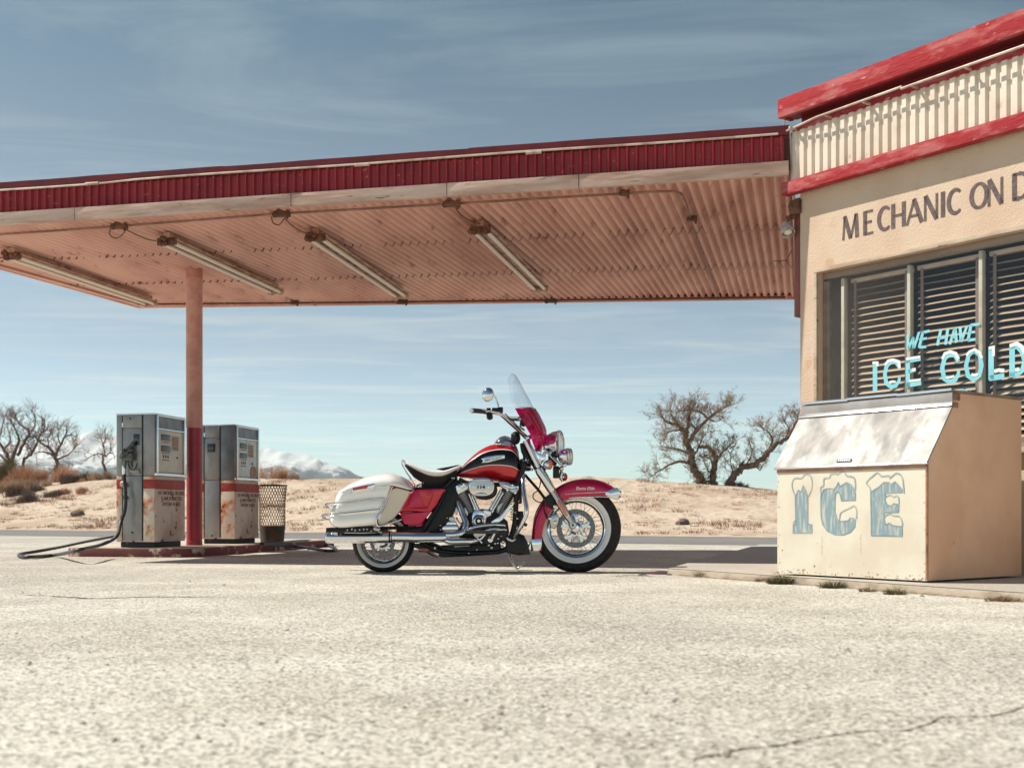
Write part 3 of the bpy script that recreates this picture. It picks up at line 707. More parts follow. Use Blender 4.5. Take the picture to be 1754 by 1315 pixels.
# ================================================================== SHOP BUILDING
BO = Vector((2.44,9.63,0)); BA = -radians(53.4); U = Vector((cos(BA), sin(BA), 0)); Vn = Vector((-sin(BA), cos(BA), 0))
def wall_uz(px, py, off=0.0, o=BO):
    """pixel -> (u, z) on the plane through o (+ off along inward normal), direction U"""
    q = o+Vn*off; r = (px-CX)/F; t = (r*q.y-q.x)/(U.x-r*U.y); Y = q.y+U.y*t
    return t, CH+(HZ-py)/F*Y
def stucco():
    m = bpy.data.materials.new('cream_stucco'); m.use_nodes = True; nt = m.node_tree; b = nt.nodes['Principled BSDF']; l = nt.links
    b.inputs['Roughness'].default_value = .9; b.inputs['Specular IOR Level'].default_value = .2
    tc = NN(nt, 'ShaderNodeTexCoord'); O = tc.outputs['Object']
    def nz(sc, d=5): n = NN(nt, 'ShaderNodeTexNoise'); n.inputs['Scale'].default_value = sc; n.inputs['Detail'].default_value = d; l.new(O, n.inputs[0]); return n.outputs[0]
    def mix(f, a, c, lo, hi, mxv=1.):
        r = NN(nt, 'ShaderNodeMapRange', interpolation_type='SMOOTHSTEP'); r.inputs[1].default_value = lo; r.inputs[2].default_value = hi; r.inputs[4].default_value = mxv; l.new(f, r.inputs[0])
        x = NN(nt, 'ShaderNodeMix', data_type='RGBA'); l.new(r.outputs[0], x.inputs[0])
        if isinstance(a, tuple): x.inputs[6].default_value = (*a, 1)
        else: l.new(a, x.inputs[6])
        x.inputs[7].default_value = (*c, 1); return x.outputs[2]
    c = mix(nz(1.5), (.64,.505,.385), (.58,.425,.32), .4, .65); c = mix(nz(5, 8), c, (.50,.32,.20), .58, .75, .6)
    v = NN(nt, 'ShaderNodeTexVoronoi'); v.inputs['Scale'].default_value = 85; l.new(O, v.inputs['Vector'])
    l.new(c, b.inputs['Base Color'])
    ad = NN(nt, 'ShaderNodeMath', operation='ADD'); l.new(v.outputs['Distance'], ad.inputs[0]); l.new(nz(60, 5), ad.inputs[1])
    bp = NN(nt, 'ShaderNodeBump'); bp.inputs['Distance'].default_value = .0022; l.new(ad.outputs[0], bp.inputs['Height']); l.new(bp.outputs[0], b.inputs['Normal'])
    return m
M_stu = stucco()
M_wood = mat('peeling_window_wood', (.52,.42,.32), .8, col2=(.38,.28,.20), nscale=7, bump=.006, bscale=25, col3=(.20,.13,.09), n3=16, lo3=.60, hi3=.66, stretch=(.3,1,1))
M_corr = mat('cream_corrugated_steel', (.72,.64,.54), .6, col2=(.64,.54,.44), nscale=3, col3=(.48,.34,.26), n3=6, lo3=.62, hi3=.75)
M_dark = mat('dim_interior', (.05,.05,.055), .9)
bd = empty('gas_station_shop', BO, BA, 'cream stucco shop with red roof boards and a wide window at right', 'building')
uL = .185; uR = 3.6; zT = wall_uz(1400,467)[1]; zB = .95; TH = .16; WL = 5.2
# wall with window opening: four blocks butted
b = MB()
b.box((uL/2, TH/2, (.05+3.74)/2), (uL, TH, 3.69))
b.box(((uR+WL)/2, TH/2, (.05+3.74)/2), (WL-uR, TH, 3.69))
b.box(((uL+uR)/2, TH/2, (zT+3.74)/2), (uR-uL, TH, 3.74-zT))
b.box(((uL+uR)/2, TH/2, (.05+zB)/2), (uR-uL, TH, zB-.05))
bmesh.ops.remove_doubles(b.bm, verts=b.bm.verts[:], dist=.0005)
b.build('front_wall', M_stu, bd, smooth=0)
b = MB(); b.box((.08, (TH+4.2)/2, (.05+3.74)/2), (.16, 4.2-TH, 3.69)); b.build('side_wall', M_stu, bd, smooth=0)
b = MB(); b.box((WL-.08, (TH+4.2)/2, (.05+3.74)/2), (.16, 4.2-TH, 3.69)); b.build('side_wall', M_stu, bd, smooth=0)
b = MB(); b.box((WL/2, 4.2+.08, (.05+3.74)/2), (WL, .16, 3.69)); b.build('rear_wall', M_stu, bd, smooth=0)
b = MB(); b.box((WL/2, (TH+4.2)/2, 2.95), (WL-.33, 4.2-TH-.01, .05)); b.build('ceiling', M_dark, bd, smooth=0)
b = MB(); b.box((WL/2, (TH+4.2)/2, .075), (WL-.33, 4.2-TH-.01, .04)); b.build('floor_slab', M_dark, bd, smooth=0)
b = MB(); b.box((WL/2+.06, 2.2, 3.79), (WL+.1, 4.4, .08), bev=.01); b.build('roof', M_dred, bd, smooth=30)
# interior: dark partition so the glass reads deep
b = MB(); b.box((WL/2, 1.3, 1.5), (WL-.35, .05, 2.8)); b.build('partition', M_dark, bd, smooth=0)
# roof board, soffit board, lower fascia
e, zr1 = wall_uz(1332, 171, -.17); zr0 = wall_uz(1332, 203, -.17)[1]
b = MB(); b.box((WL/2+e, -.147, (zr0+zr1)/2), (WL, .045, zr1-zr0), bev=.003); b.build('roof_board', M_redb, bd, smooth=30)
b = MB(); b.box((e+.02, -.062, (zr0+zr1)/2), (.04, .12, zr1-zr0-.01), bev=.003); b.build('roof_board', M_redb, bd, smooth=30)
b = MB(); b.box((WL/2+e+.045, -.060, zr0+.015), (WL-.03, .125, .02)); b.build('roof_soffit', M_dred, bd, smooth=0)
b = MB(); b.box((WL/2-.02, -.068, 3.722), (WL, .018, .045), bev=.003); b.build('red_strip', M_redb, bd, smooth=30)
b = MB(); rows = []; x00 = -.055
for (x, h) in rib_profile(int(WL/.0815)+1, .0815, .050, .020):
    rows.append([(x00+x, -.055-h, 3.275), (x00+x, -.055-h, 3.705)])
b.grid(rows); b.build('corrugated_band', M_corr, bd, smooth=20)
b = MB(); b.box((x00-.001, -.025, 3.49), (.006, .06, .43)); b.build('band_end', M_corr, bd, smooth=0)
b = MB(); b.box((WL/2+.0-.095, -.085, 3.225), (WL, .085, .105), bev=.006); b.build('lower_fascia', M_redb, bd, smooth=30)
# conduit along the fascia
b = MB(); b.tube([(-.06,-.12,3.705),(.3,-.163,3.718),(.95,-.163,3.724),(1.10,-.163,3.726)], .010, 8); b.tube([(1.09,-.163,3.712),(1.5,-.163,3.715),(2.4,-.163,3.72),(3.6,-.163,3.72),(5,-.163,3.72)], .010, 8)
for u in (.02,.38,.75,1.18,1.62,2.2): b.box((u,-.12,3.712), (.02,.09,.018), bev=.003)
b.build('conduit', M_condw, bd)
b = MB(); b.tube([(e-.01,-.05,3.86),(e-.04,-.04,3.80),(e-.05,-.03,3.74),(e-.03,-.03,3.68)], .006, 6, smooth_pts=4); b.build('cable', M_condw, bd)
# board on the canopy side of the corner
b = MB(); b.box((-.055, .10, (2.16+3.17)/2), (.07, .14, 3.17-2.16), bev=.004); b.build('corner_board', mat('dark_red_brown_board', (.22,.07,.06), .7, col2=(.30,.12,.09), nscale=5, bump=.004, bscale=20, stretch=(1,1,.2)), bd, smooth=30)
b = MB(); b.box((-.035, .02, 3.08), (.10, .12, .12), bev=.004); b.ball((-.07,-.03,3.09), .03, 8, 6); b.ball((-.10,.0,3.07), .02, 8, 6); b.tube([(-.11,.02,3.07),(-.03,-.04,3.03)], .01, 6); b.build('bracket', M_rust, bd)
# flood lamp on the corner board
fl = empty('flood_lamp', BO+U*(-.05)-Vn*.03+Vector((0,0,2.93)), BA, 'small hooded flood lamp at the corner between canopy and shop wall', 'lamp')
b = MB(); b.lathe([(.002,-.06),(.03,-.055),(.045,-.02),(.058,.03),(.06,.06),(.054,.06),(.04,.02),(.002,.015)], (-.055,-.02,-.02), (.45,-.2,-.85), 20); b.build('hood', mat('grey_lamp_enamel', (.50,.46,.42), .5, col2=(.3,.24,.2), nscale=20), fl)
b = MB(); b.tube([(-.05,-.01,.04),(-.01,-.0,.07),(.02,.0,.08)], .01, 8); b.box((-.035,.0,.07), (.05,.05,.03), bev=.004); b.build('arm', M_rust, fl)
b = MB(); b.ball((-.035,-.03,-.055), (.04,.04,.03), 14, 8); b.build('bulb', mat('milky_lens', (.75,.68,.56), .2), fl)
# ---------------- window
M_glass = bpy.data.materials.new('window_glass'); M_glass.use_nodes = True
_nt = M_glass.node_tree; _b = _nt.nodes['Principled BSDF']; _nt.nodes.remove(_b)
_tr = _nt.nodes.new('ShaderNodeBsdfTransparent'); _tr.inputs[0].default_value = (.88,.91,.92,1)
_gl = _nt.nodes.new('ShaderNodeBsdfGlossy'); _gl.inputs['Roughness'].default_value = .02
_fr = thin_fresnel(_nt)
_mx = _nt.nodes.new('ShaderNodeMixShader'); _nt.links.new(_fr.outputs[0], _mx.inputs[0]); _nt.links.new(_tr.outputs[0], _mx.inputs[1]); _nt.links.new(_gl.outputs[0], _mx.inputs[2])
_nt.links.new(_mx.outputs[0], _nt.nodes['Material Output'].inputs[0])
wf = MB()
fd = .085       # frame recess
wf.box(((uL+uR)/2, fd, zT-.028), (uR-uL, .05, .056), bev=.004); wf.box(((uL+uR)/2, fd, zB+.04), (uR-uL, .05, .08), bev=.004)
wf.box((uL+.030, fd+.002, (zT+zB)/2), (.06, .05, zT-zB-.14), bev=.004); wf.box((uR-.035, fd+.002, (zT+zB)/2), (.07, .05, zT-zB-.15), bev=.004)
wf.build('window_frame', mat('brown_window_frame', (.34,.26,.20), .7, col2=(.26,.19,.14), nscale=6, stretch=(.3,1,1), bump=.003, bscale=30), bd, smooth=30)
# outer casing trim
b = MB(); b.box(((uL+uR)/2, -.012, zT+.012), (uR-uL+.06, .03, .035), bev=.005); b.box((uL-.014, -.010, (zT+zB)/2-.0), (.032, .026, zT-zB-.01), bev=.004); b.box(((uL+uR)/2, -.03, zB-.02), (uR-uL+.1, .09, .04), bev=.005)
b.build('window_casing', M_wood, bd, smooth=30)
M_mull = mat('cream_mullion', (.66,.60,.46), .5, col2=(.54,.46,.34), nscale=9)
mus = [wall_uz(p, 600, .085)[0] for p in (1447,1560,1683)]; mus += [mus[2]+.62, mus[2]+1.24]
for mu in mus:
    if mu > uR-.1: continue
    b = MB(); b.box((mu, fd-.006, (zT+zB)/2), (.030, .045, zT-zB-.15), bev=.003); b.build('mullion', M_mull, bd, smooth=30)
b = MB(); b.face([(uL+.03, fd-.034, zB+.04),(uR-.03, fd-.034, zB+.04),(uR-.03, fd-.034, zT-.04),(uL+.03, fd-.034, zT-.04)]); b.build('window_pane', M_glass, bd, smooth=0, recalc=False)
# blinds: one per bay
M_slat = mat('brown_blind_slat', (.64,.47,.34), .5, col2=(.56,.40,.28), nscale=3)
M_tape = mat('blind_ladder_tape', (.30,.21,.18), .9)
edges = [uL+.08]+[m for m in mus if m < uR-.1]+[uR-.08]
names = ['narrow slatted blind behind the leftmost sliver of the shop window', 'brown slatted blind in the first wide bay of the shop window, left of the lettering', 'brown slatted blind in the bay behind the words WE HAVE', 'brown slatted blind in the rightmost visible bay, behind the D of COLD', 'brown slatted blind in a bay beyond the right edge', 'brown slatted blind in the last bay']
for k, (a, c) in enumerate(zip(edges, edges[1:])):
    if a > 2.35 or k == 0: continue
    t = empty('window_blind', BO+U*((a+c)/2)+Vn*(fd+.07)+Vector((0,0,zB+.1)), BA, names[k], 'blind', 'slatted blinds in the shop window')
    Wb = c-a-.05; Hb = zT-.08-zB-.1
    b = MB(); z = 0; i = 0
    while z < Hb-.04:
        tilt = radians(27+20*min(1, max(0, 1-z/1.1))+4*noise.noise(Vector((i*.5, k, 0)))); dz = .004*noise.noise(Vector((i*.9, k, 4)))
        rows = [[(sx*Wb/2, y*cos(tilt), z+dz+y*sin(tilt)+.0022*(1-(y/.024)**2)+.002*sin(sx*2+i)) for y in (-.026,-.013,0,.013,.026)] for sx in (-1,-.33,.33,1)]
        b.grid(rows); z += .053; i += 1
    b.build('slats', M_slat, t, smooth=60)
    b = MB(); b.box((0,0,Hb-.015), (Wb,.05,.035), bev=.004); b.box((0,0,-.02), (Wb,.045,.018), bev=.004); b.build('rail', M_slat, t, smooth=30)
    b = MB()
    for sx in (-1, 1): b.box((sx*(Wb/2-.045), -.026, Hb/2), (.026, .0015, Hb-.04))
    b.build('ladder_tape', M_tape, t, smooth=0)
# small ladder of paper/marks behind the narrow left pane
b = MB()
for j in range(7): b.box((uL+.16, fd+.03, 1.25+.062*j), (.030, .004, .018))
b.build('notice_strip', mat('white_paper_marks', (.6,.6,.58), .7), bd, smooth=0)

# ---------------- hand lettering
def ribbon(b, pts, w, off, T):
    """painted stroke; pts 2-D, w width or list; T maps (x,z)->local 3-D"""
    n = len(pts); w = w if isinstance(w, (list, tuple)) else [w]*n
    rows = []
    for i, p in enumerate(pts):
        a = Vector(pts[max(i-1, 0)]); c = Vector(pts[min(i+1, n-1)]); d = (c-a)
        if 0 < i < n-1:
            d1 = (Vector(p)-a).normalized(); d2 = (c-Vector(p)).normalized(); d = d1+d2
            if d.length < .05: d = d1
            k = min(1.6, 1/max(.3, d.normalized().dot(d1)))
        else: k = 1
        d.normalize(); nn = Vector((-d.y, d.x))*w[i]/2*k
        rows.append([T(p[0]+nn.x, p[1]+nn.y, off), T(p[0]-nn.x, p[1]-nn.y, off)])
    b.grid(rows)
def arc(cx, cy, rx, ry, a0, a1, n=18): return [(cx+rx*cos(radians(a0+(a1-a0)*i/n)), cy+ry*sin(radians(a0+(a1-a0)*i/n))) for i in range(n+1)]
TK, TN = .185, .11
def glyph(ch):
    """list of (pts, width) in a box of height 1; returns strokes, advance"""
    if ch == 'M': return [([(.05,0),(.13,1)],TN),([(.13,1),(.45,.02)],TK),([(.45,.02),(.74,1)],TN),([(.74,1),(.80,0)],TK)], .95
    if ch == 'E': return [([(.09,0),(.09,1)],TK),([(.09,.955),(.50,.955)],TN),([(.09,.52),(.44,.52)],TN),([(.09,.045),(.52,.045)],TN)], .62
    if ch == 'C': return [(arc(.40,.5,.315,.45,48,312,24),[TN+(TK-TN)*sin(pi*i/24)**1 for i in range(25)])], .86
    if ch == 'H': return [([(.09,0),(.09,1)],TK),([(.62,0),(.62,1)],TK),([(.09,.5),(.62,.5)],TN)], .80
    if ch == 'A': return [([(.02,0),(.38,1)],TN),([(.36,1),(.74,0)],TK),([(.17,.33),(.60,.33)],TN)], .80
    if ch == 'N': return [([(.08,0),(.08,1)],TN),([(.09,1),(.62,0)],TK),([(.63,0),(.63,1)],TN)], .80
    if ch == 'I': return [([(.09,0),(.09,1)],TK)], .27
    if ch == 'O': return [(arc(.42,.5,.335,.45,0,360,36),[TN+(TK-TN)*abs(cos(2*pi*i/36)) for i in range(37)])], 1.02
    if ch == 'D': return [([(.09,0),(.09,1)],TK),([(.05,.955),(.30,.955)]+arc(.30,.5,.40,.455,90,-90,18)+[(.30,.045),(.05,.045)],[TN]*2+[TN+(TK-TN)*sin(pi*i/18) for i in range(19)]+[TN]*1+[TN])], .86
    if ch == 'U': return [([(.08,1),(.08,.35)]+arc(.36,.33,.28,.29,180,360,14)+[(.64,.35),(.64,1)],.11)], .84
    if ch == 'T': return [([(.0,.955),(.66,.955)],TN),([(.33,.95),(.33,0)],TK)], .74
    if ch == 'Y': return [([(.0,1),(.33,.48)],TK),([(.68,1),(.33,.48)],TN),([(.33,.5),(.33,0)],TK)], .76
    return [], .34
b = MB(); u0, _ = wall_uz(1441,390); zb_ = 2.708; hh = .193
x = 0
text = 'MECHANIC ON DUTY'
want = {0:1443, 1:1479, 2:1503, 3:1527, 4:1553, 5:1582, 6:1612, 7:1622, 9:1661, 10:1691, 12:1734}
T = lambda x_, z_, off: (x_, -off, z_)
prev = None
for i, ch in enumerate(text):
    g, adv = glyph(ch)
    if i in want: x = wall_uz(want[i], 350)[0]
    for pts, wd in g:
        wd = [q*hh for q in wd] if isinstance(wd, (list, tuple)) else wd*hh
        ribbon(b, [(x+px_*hh*.93, zb_+py_*hh) for px_, py_ in pts], wd, .0025, T); 
    x += adv*hh*.93
M_let = mat('weathered_black_lettering', (.10,.075,.075), .85, col2=(.17,.12,.11), nscale=30, bump=.003, bscale=60)
b.build('wall_lettering', M_let, bd, smooth=0)
# window lettering painted on the glass (light blue with white snow)
M_lb = mat('light_blue_window_paint', (.22,.60,.70), .6, col2=(.28,.66,.74), nscale=10, col3=(.12,.25,.3), n3=40, lo3=.70, hi3=.72)
M_lw = mat('white_snow_window_paint', (.80,.86,.84), .6)
gy = fd-.0365
def WQ(cx, cy): return wall_uz(1480+cx/6.4015, 540+cy/6.4015, gy)     # crop coordinates -> (u,z)
TG = lambda x_, z_, off: (x_, gy-off, z_)
bb = MB(); bw = MB()
def poly_on(b, pts, off, T): 
    b.face([T(*WQ(*p), off) for p in pts])
def strokes(b, pl, off=.002):
    for pts, wd in pl:
        q = [WQ(*p) for p in pts]; s = .00068 if off < .003 else .00060
        wl = wd if isinstance(wd, (list, tuple)) else [wd]*len(q)
        ribbon(b, q, [v_*s for v_ in wl], off, TG)
S_ = [  # WE HAVE
 ([(483,210),(483,370)],36),([(487,365),(545,240)],30),([(540,240),(545,362)],30),([(548,362),(605,185)],32),
 ([(648,180),(605,355)],36),([(640,190),(722,170)],32),([(628,265),(690,250)],26),([(605,350),(685,345)],30),
 ([(845,155),(805,330)],36),([(920,150),(895,322)],36),([(822,255),(905,238)],26),
 ([(940,318),(1000,140)],34),([(1000,135),(1015,300)],36),([(965,245),(1010,238)],22),
 ([(1055,125),(1065,290)],36),([(1065,292),(1130,118)],32),
 ([(1175,105),(1140,280)],36),([(1170,108),(1270,95)],32),([(1155,190),(1215,180)],26),([(1140,275),(1225,262)],30)]
strokes(bb, S_)
S2 = [([(122,530),(122,830)],62),
 ([(385,560),(350,505),(300,505),(250,550),(230,640),(245,740),(300,785),(350,770),(385,720),(390,680)],[45,50,55,55,52,52,52,48,42,36]),
 ([(482,480),(482,790)],56),([(460,500),(622,470)],58),([(490,615),(570,595)],44),([(460,765),(628,735)],62),
 ([(1035,510),(1005,440),(945,420),(885,470),(858,580),(880,690),(940,730),(1000,710),(1035,650),(1040,600)],[46,52,54,54,54,54,52,50,44,36]),
 ([(1210,385),(1150,430),(1120,550),(1140,660),(1205,705),(1265,660),(1290,550),(1270,430),(1210,385)],50),
 ([(1395,350),(1395,705)],62),([(1375,690),(1540,665)],60),
 ([(1625,330),(1625,670)],62),([(1600,345),(1680,335),(1735,400),(1765,500),(1740,600),(1680,650),(1600,655)],52)]
strokes(bb, S2)
SW = [([(95,520),(150,520),(150,560)],34),([(230,545),(270,500),(320,490),(385,510),(392,580)],40),([(280,735),(315,725),(350,730)],30),
 ([(465,480),(620,455)],36),([(530,600),(570,590)],40),([(495,720),(625,705)],30),
 ([(860,480),(890,420),(950,400),(1010,420),(1040,480)],40),([(900,680),(945,678),(990,665)],28),
 ([(1125,440),(1160,400),(1215,375),(1270,410),(1295,470)],36),([(1180,650),(1215,655),(1255,645)],34),
 ([(1370,360),(1422,350),(1422,450)],36),([(1430,615),(1480,600),(1540,605)],44),
 ([(1600,335),(1680,310),(1735,345),(1765,420)],44),([(1660,600),(1690,590),(1700,610)],40)]
for q_ in SW:
    bw = MB(); strokes(bw, [q_], .004); bw.build('snow_dab', M_lw, bd, smooth=0)
for tx in ('1070,805,1095,830','1120,805,1180,830'):
    pass
strokes(bb, [([(1050,816),(1095,812)],16),([(1073,818),(1073,880)],16),([(1172,822),(1150,812),(1128,819),(1130,850),(1168,870)],14)])
bb.build('window_lettering', M_lb, bd, smooth=0)

# ================================================================== ICE BOX
IB = Vector((1.864,8.00,.053))
ib = empty('ice_box', IB, BA, 'cream ice freezer box with slanted metal lid and the word ICE in snowy blue letters', 'ice box')
def ice_uz(px, py, off=0.): 
    u, z = wall_uz(px, py, off, IB); return u, z-.053
LI = ice_uz(1588, 900)[0]; DI = 1.09
hf = .752; ys, hs_ = .275, 1.115; ht = 1.218
def icemat():
    return mat('cream_painted_steel', (.70,.655,.545), .5, col2=(.64,.56,.455), nscale=2.2, bump=.004, bscale=3, col3=(.45,.22,.12), n3=7, lo3=.67, hi3=.73, spec=.3)
M_ice = icemat()
M_iside = mat('orange_tan_freezer_side', (.82,.53,.36), .6, col2=(.72,.43,.28), nscale=1.5, bump=.004, bscale=3, col3=(.20,.11,.07), n3=9, lo3=.68, hi3=.74)
M_lid = mat('scuffed_aluminium_lid', (.33,.335,.325), .5, metal=.25, spec=.35, col2=(.215,.205,.195), nscale=5, nlo=.42, nhi=.62, rvar=.12, bump=.004, bscale=3, stretch=(1,.55,.55), col3=(.46,.47,.46), n3=3, lo3=.54, hi3=.70)
prof = [(0,.012),(0,hf),(ys,hs_),(ys+.004,ht-.02),(DI,ht-.02),(DI,.012)]
b = MB(); b.prism(prof, .004, LI-.004, 'x'); b.build('cabinet', M_ice, ib, smooth=0)
for x_, nx in ((0, -1), (LI, 1)):
    b = MB(); b.prism([(.006,.016),(.006,hf+.002),(ys-.01,hs_-.008),(ys,ht-.024),(DI-.006,ht-.024),(DI-.006,.016)], x_-.004, x_+.004, 'x', bev=.0015); b.build('side_panel', M_iside, ib, smooth=30)
b = MB()
for x_ in (LI+.001,): b.box((x_, -.003, hf/2+.01), (.014,.012,hf-.02), bev=.002)
b.build('corner_trim', mat('rust_brown_trim', (.36,.19,.11), .6, col2=(.2,.1,.06), nscale=12), ib, smooth=30)
# slanted lid
sl = Vector((0, ys, hs_-hf)); sln = sl.normalized(); nrm = Vector((0, -sln.z, sln.y))
Rl = Matrix(((1,0,0),(0,sln.y,nrm.y),(0,sln.z,nrm.z)))
b = MB(); c = Vector((LI/2, 0, hf))+sl*.49+nrm*.014
Ls = sl.length*1.0
rows = []
for i in range(31):
    xx = -.012+(LI+.024)*i/30; r_ = []
    for j in range(15):
        s_ = -.012+(Ls+.0)*j/14; d_ = .014+.0025*fbm(xx*3, s_*4, 2)
        r_.append(Vector((xx, 0, hf))+sln*s_+nrm*d_)
    rows.append(r_)
b.grid(rows)
b.box(Vector((LI/2,0,hf))+sln*(Ls/2-.012)+nrm*.006, (LI+.020, Ls-.006, .012), Rl)
b.build('lid', M_lid, ib, smooth=60)
b = MB(); b.box(Vector((LI/2,0,hf))+sln*-.016+nrm*.006, (LI+.024, .010, .020), Rl, bev=.002); b.build('lid_edge', M_al, ib, smooth=30)
b = MB(); b.box((LI/2,-.0035,hf-.022), (LI-.004,.008,.036), bev=.002); b.build('front_rail', mat('brown_rail', (.40,.22,.14), .6, col2=(.3,.15,.09), nscale=8), ib, smooth=30)
b = MB(); b.box((LI/2,ys-.002,(hs_+ht)/2-.006), (LI+.010,.016,ht-hs_-.022), bev=.003); b.build('hinge_strip', mat('dull_galvanised', (.42,.40,.39), .5, metal=.6, col2=(.34,.31,.29), nscale=6), ib, smooth=30)
b = MB(); b.box(Vector((LI/2,0,hf))+sln*(Ls-.006)+nrm*.022, (LI+.026, .030, .010), Rl, bev=.002); b.build('hinge_strip', M_al, ib, smooth=30)
b = MB()
for i in range(3):
    a0 = LI*i/3; a1 = LI*(i+1)/3
    b.box(((a0+a1)/2, ys+.004, ht-.004+.003*(i % 2)), (a1-a0+.004, .045, .018), Matrix.Rotation(radians(.5-.5*i), 3, 'Y'), bev=.003)
b.build('top_edge_trim', M_al, ib, smooth=30)
b = MB(); b.box((LI/2, (ys+.028+DI)/2+.01, ht-.013), (LI+.016, DI-ys-.02, .018), bev=.003); b.build('top_panel', mat('dusty_brown_top', (.30,.22,.17), .7, col2=(.22,.15,.11), nscale=6), ib, smooth=30)
b = MB(); b.box((LI+.008, ys+.035, ht-.045), (.006,.07,.05), bev=.002); b.box((LI+.008, ys+.02, ht-.10), (.006,.055,.035), bev=.002)
for dy in (.018,.05):
    for dz in (-.035,-.058): b.ball((LI+.012, ys+dy, ht+dz), .006, 8, 5)
for dy in (.008,.036): b.ball((LI+.012, ys+dy, ht-.10), .006, 8, 5)
b.build('hinge', M_cond, ib)
uN, _ = ice_uz(1446, 787)
b = MB(); b.box(Vector((uN,0,hf))+sln*.022+nrm*.019, (.115,.022,.004), Rl, bev=.001); b.build('nameplate', M_blk, ib, smooth=30)
b = MB()
for i in range(6): b.box(Vector((uN-.042+.017*i,0,hf))+sln*.022+nrm*.0215, (.010,.009,.001), Rl)
b.build('nameplate_marks', M_al, ib, smooth=0)
# letters, from the painted front
def CQ(cx, cy): return ice_uz(1390+cx/4.8187, 690+cy/4.8187)
def CP(px, py): return ice_uz(px, py)
M_ib = mat('faded_blue_brush_paint', (.22,.31,.35), .7, col2=(.50,.50,.44), nscale=16, nlo=.46, nhi=.64, stretch=(2.2,1,.35), col3=(.36,.33,.30), n3=10, lo3=.60, hi3=.66)
M_ie = mat('blue_letter_edge', (.17,.27,.32), .8, col2=(.30,.38,.40), nscale=9)
M_il = mat('faded_blue_outline', (.24,.33,.36), .75, col2=(.48,.46,.42), nscale=12)
TI = lambda x_, z_, off: (x_, -off, z_)
def fill(pts, name='letter'):
    b = MB(); b.face([TI(*CQ(*p), .0012) for p in pts]); b.build(name, M_ib, ib, smooth=0)
    b = MB(); q = [CQ(*p) for p in pts]; q = q+[q[0]]; ribbon(b, q, .0075, .0024, TI); b.build('letter_edge', M_ie, ib, smooth=0)
def outline(pl, name):
    b = MB()
    for pts, wd in pl: ribbon(b, sp2([CQ(*p) for p in pts], 3), wd*.00135, .0022, TI)
    b.build(name, M_il, ib, smooth=0)
# C
cc = [(78,770),(100,715),(150,705),(185,712),(205,690),(222,655),(235,690),(262,672),(290,655),(325,672),(345,700),(362,740),(362,800),(248,805),(240,760),(222,728),(200,745),(193,800),(193,900),(205,950),(228,978),(270,975),(305,970),(318,948),(340,950),(362,962),(358,1020),(320,1065),(260,1087),(190,1083),(130,1055),(95,1005),(80,940)]
fill(cc)
outline([([(80,760),(76,700),(100,680),(105,625),(150,615),(158,590),(205,580),(215,590),(265,560),(290,600),(345,612),(362,650),(362,720)],7),
         ([(193,900),(215,965),(230,965),(240,910),(275,885),(325,862),(350,848),(372,880),(372,955)],6)], 'letter_outline')
# E
ee = [(490,740),(520,715),(560,690),(598,655),(640,655),(660,672),(690,650),(720,680),(745,710),(748,735),(610,742),(605,800),(625,840),(660,850),(680,830),(720,840),(718,900),(602,902),(600,960),(610,1005),(645,990),(670,1010),(700,1015),(748,1020),(748,1097),(495,1092)]
fill(ee)
outline([([(490,745),(484,700),(455,660),(480,625),(500,610),(545,575),(580,605),(640,600),(648,620),(700,580),(745,605),(760,680),(765,745)],7),
         ([(605,790),(620,770),(650,760),(680,775),(705,765),(722,790),(720,840)],6),
         ([(598,960),(610,930),(650,915),(680,930),(725,935),(745,970),(752,1000),(745,1025)],6)], 'letter_outline')
# I  (coordinates from the wider crop)
def CI(cx, cy): return (( (1300+cx/3.2885)-1390)*4.8187, ((640+cy/3.2885)-690)*4.8187)
fill([CI(*p) for p in [(205,690),(222,655),(238,665),(250,630),(262,655),(275,690),(275,845),(298,850),(298,895),(192,895),(195,855),(208,845)]])
outline([([CI(*p) for p in [(205,690),(188,640),(190,605),(205,588),(240,588),(262,565),(290,575),(300,610),(296,650),(280,690)]],6),
         ([CI(*p) for p in [(195,880),(193,850),(205,825),(210,845)]],5)], 'letter_outline')
# streaks and dents: rust runs below the letters
b = MB()
for (cx, cy0, cy1) in ((88,1100,1250),(408,1090,1240)):
    y_ = cy0
    while y_ < cy1:
        q = CQ(cx+random.uniform(-2,2), y_); r0 = .0016*random.uniform(.5,1.3)
        b.face([TI(q[0]+r0*cos(a), q[1]+r0*1.8*sin(a), .0014) for a in (0,1.3,2.5,3.8,5.1)]); y_ += random.uniform(5,14)
for (px, py, r0) in ((1340,942,.006),(1336,963,.005),(1395,969,.008),(1452,991,.007),(1400,930,.003),(1480,965,.003),(1384,905,.003)):
    q = CP(px, py); b.face([TI(q[0]+r0*cos(a)*random.uniform(.7,1), q[1]+r0*sin(a), .0014) for a in [j*.7 for j in range(9)]])
for i in range(70):
    u_ = LI*random.random(); z_ = .018+.03*random.random()**2.5; r0 = random.uniform(.0015,.005)
    b.face([TI(u_+r0*1.6*cos(a)*random.uniform(.7,1), z_+r0*sin(a), .0014) for a in [j*.9 for j in range(7)]])
for i in range(26):
    z_ = .03+.7*random.random(); u_ = (.006+.02*random.random()**2) if i % 2 else LI-.008-.015*random.random()**2; r0 = random.uniform(.001,.003)
    b.face([TI(u_+r0*cos(a), z_+r0*2*sin(a), .0014) for a in [j*.9 for j in range(7)]])
b.build('rust_spots', mat('rust_spot', (.34,.15,.07), .9), ib, smooth=0)
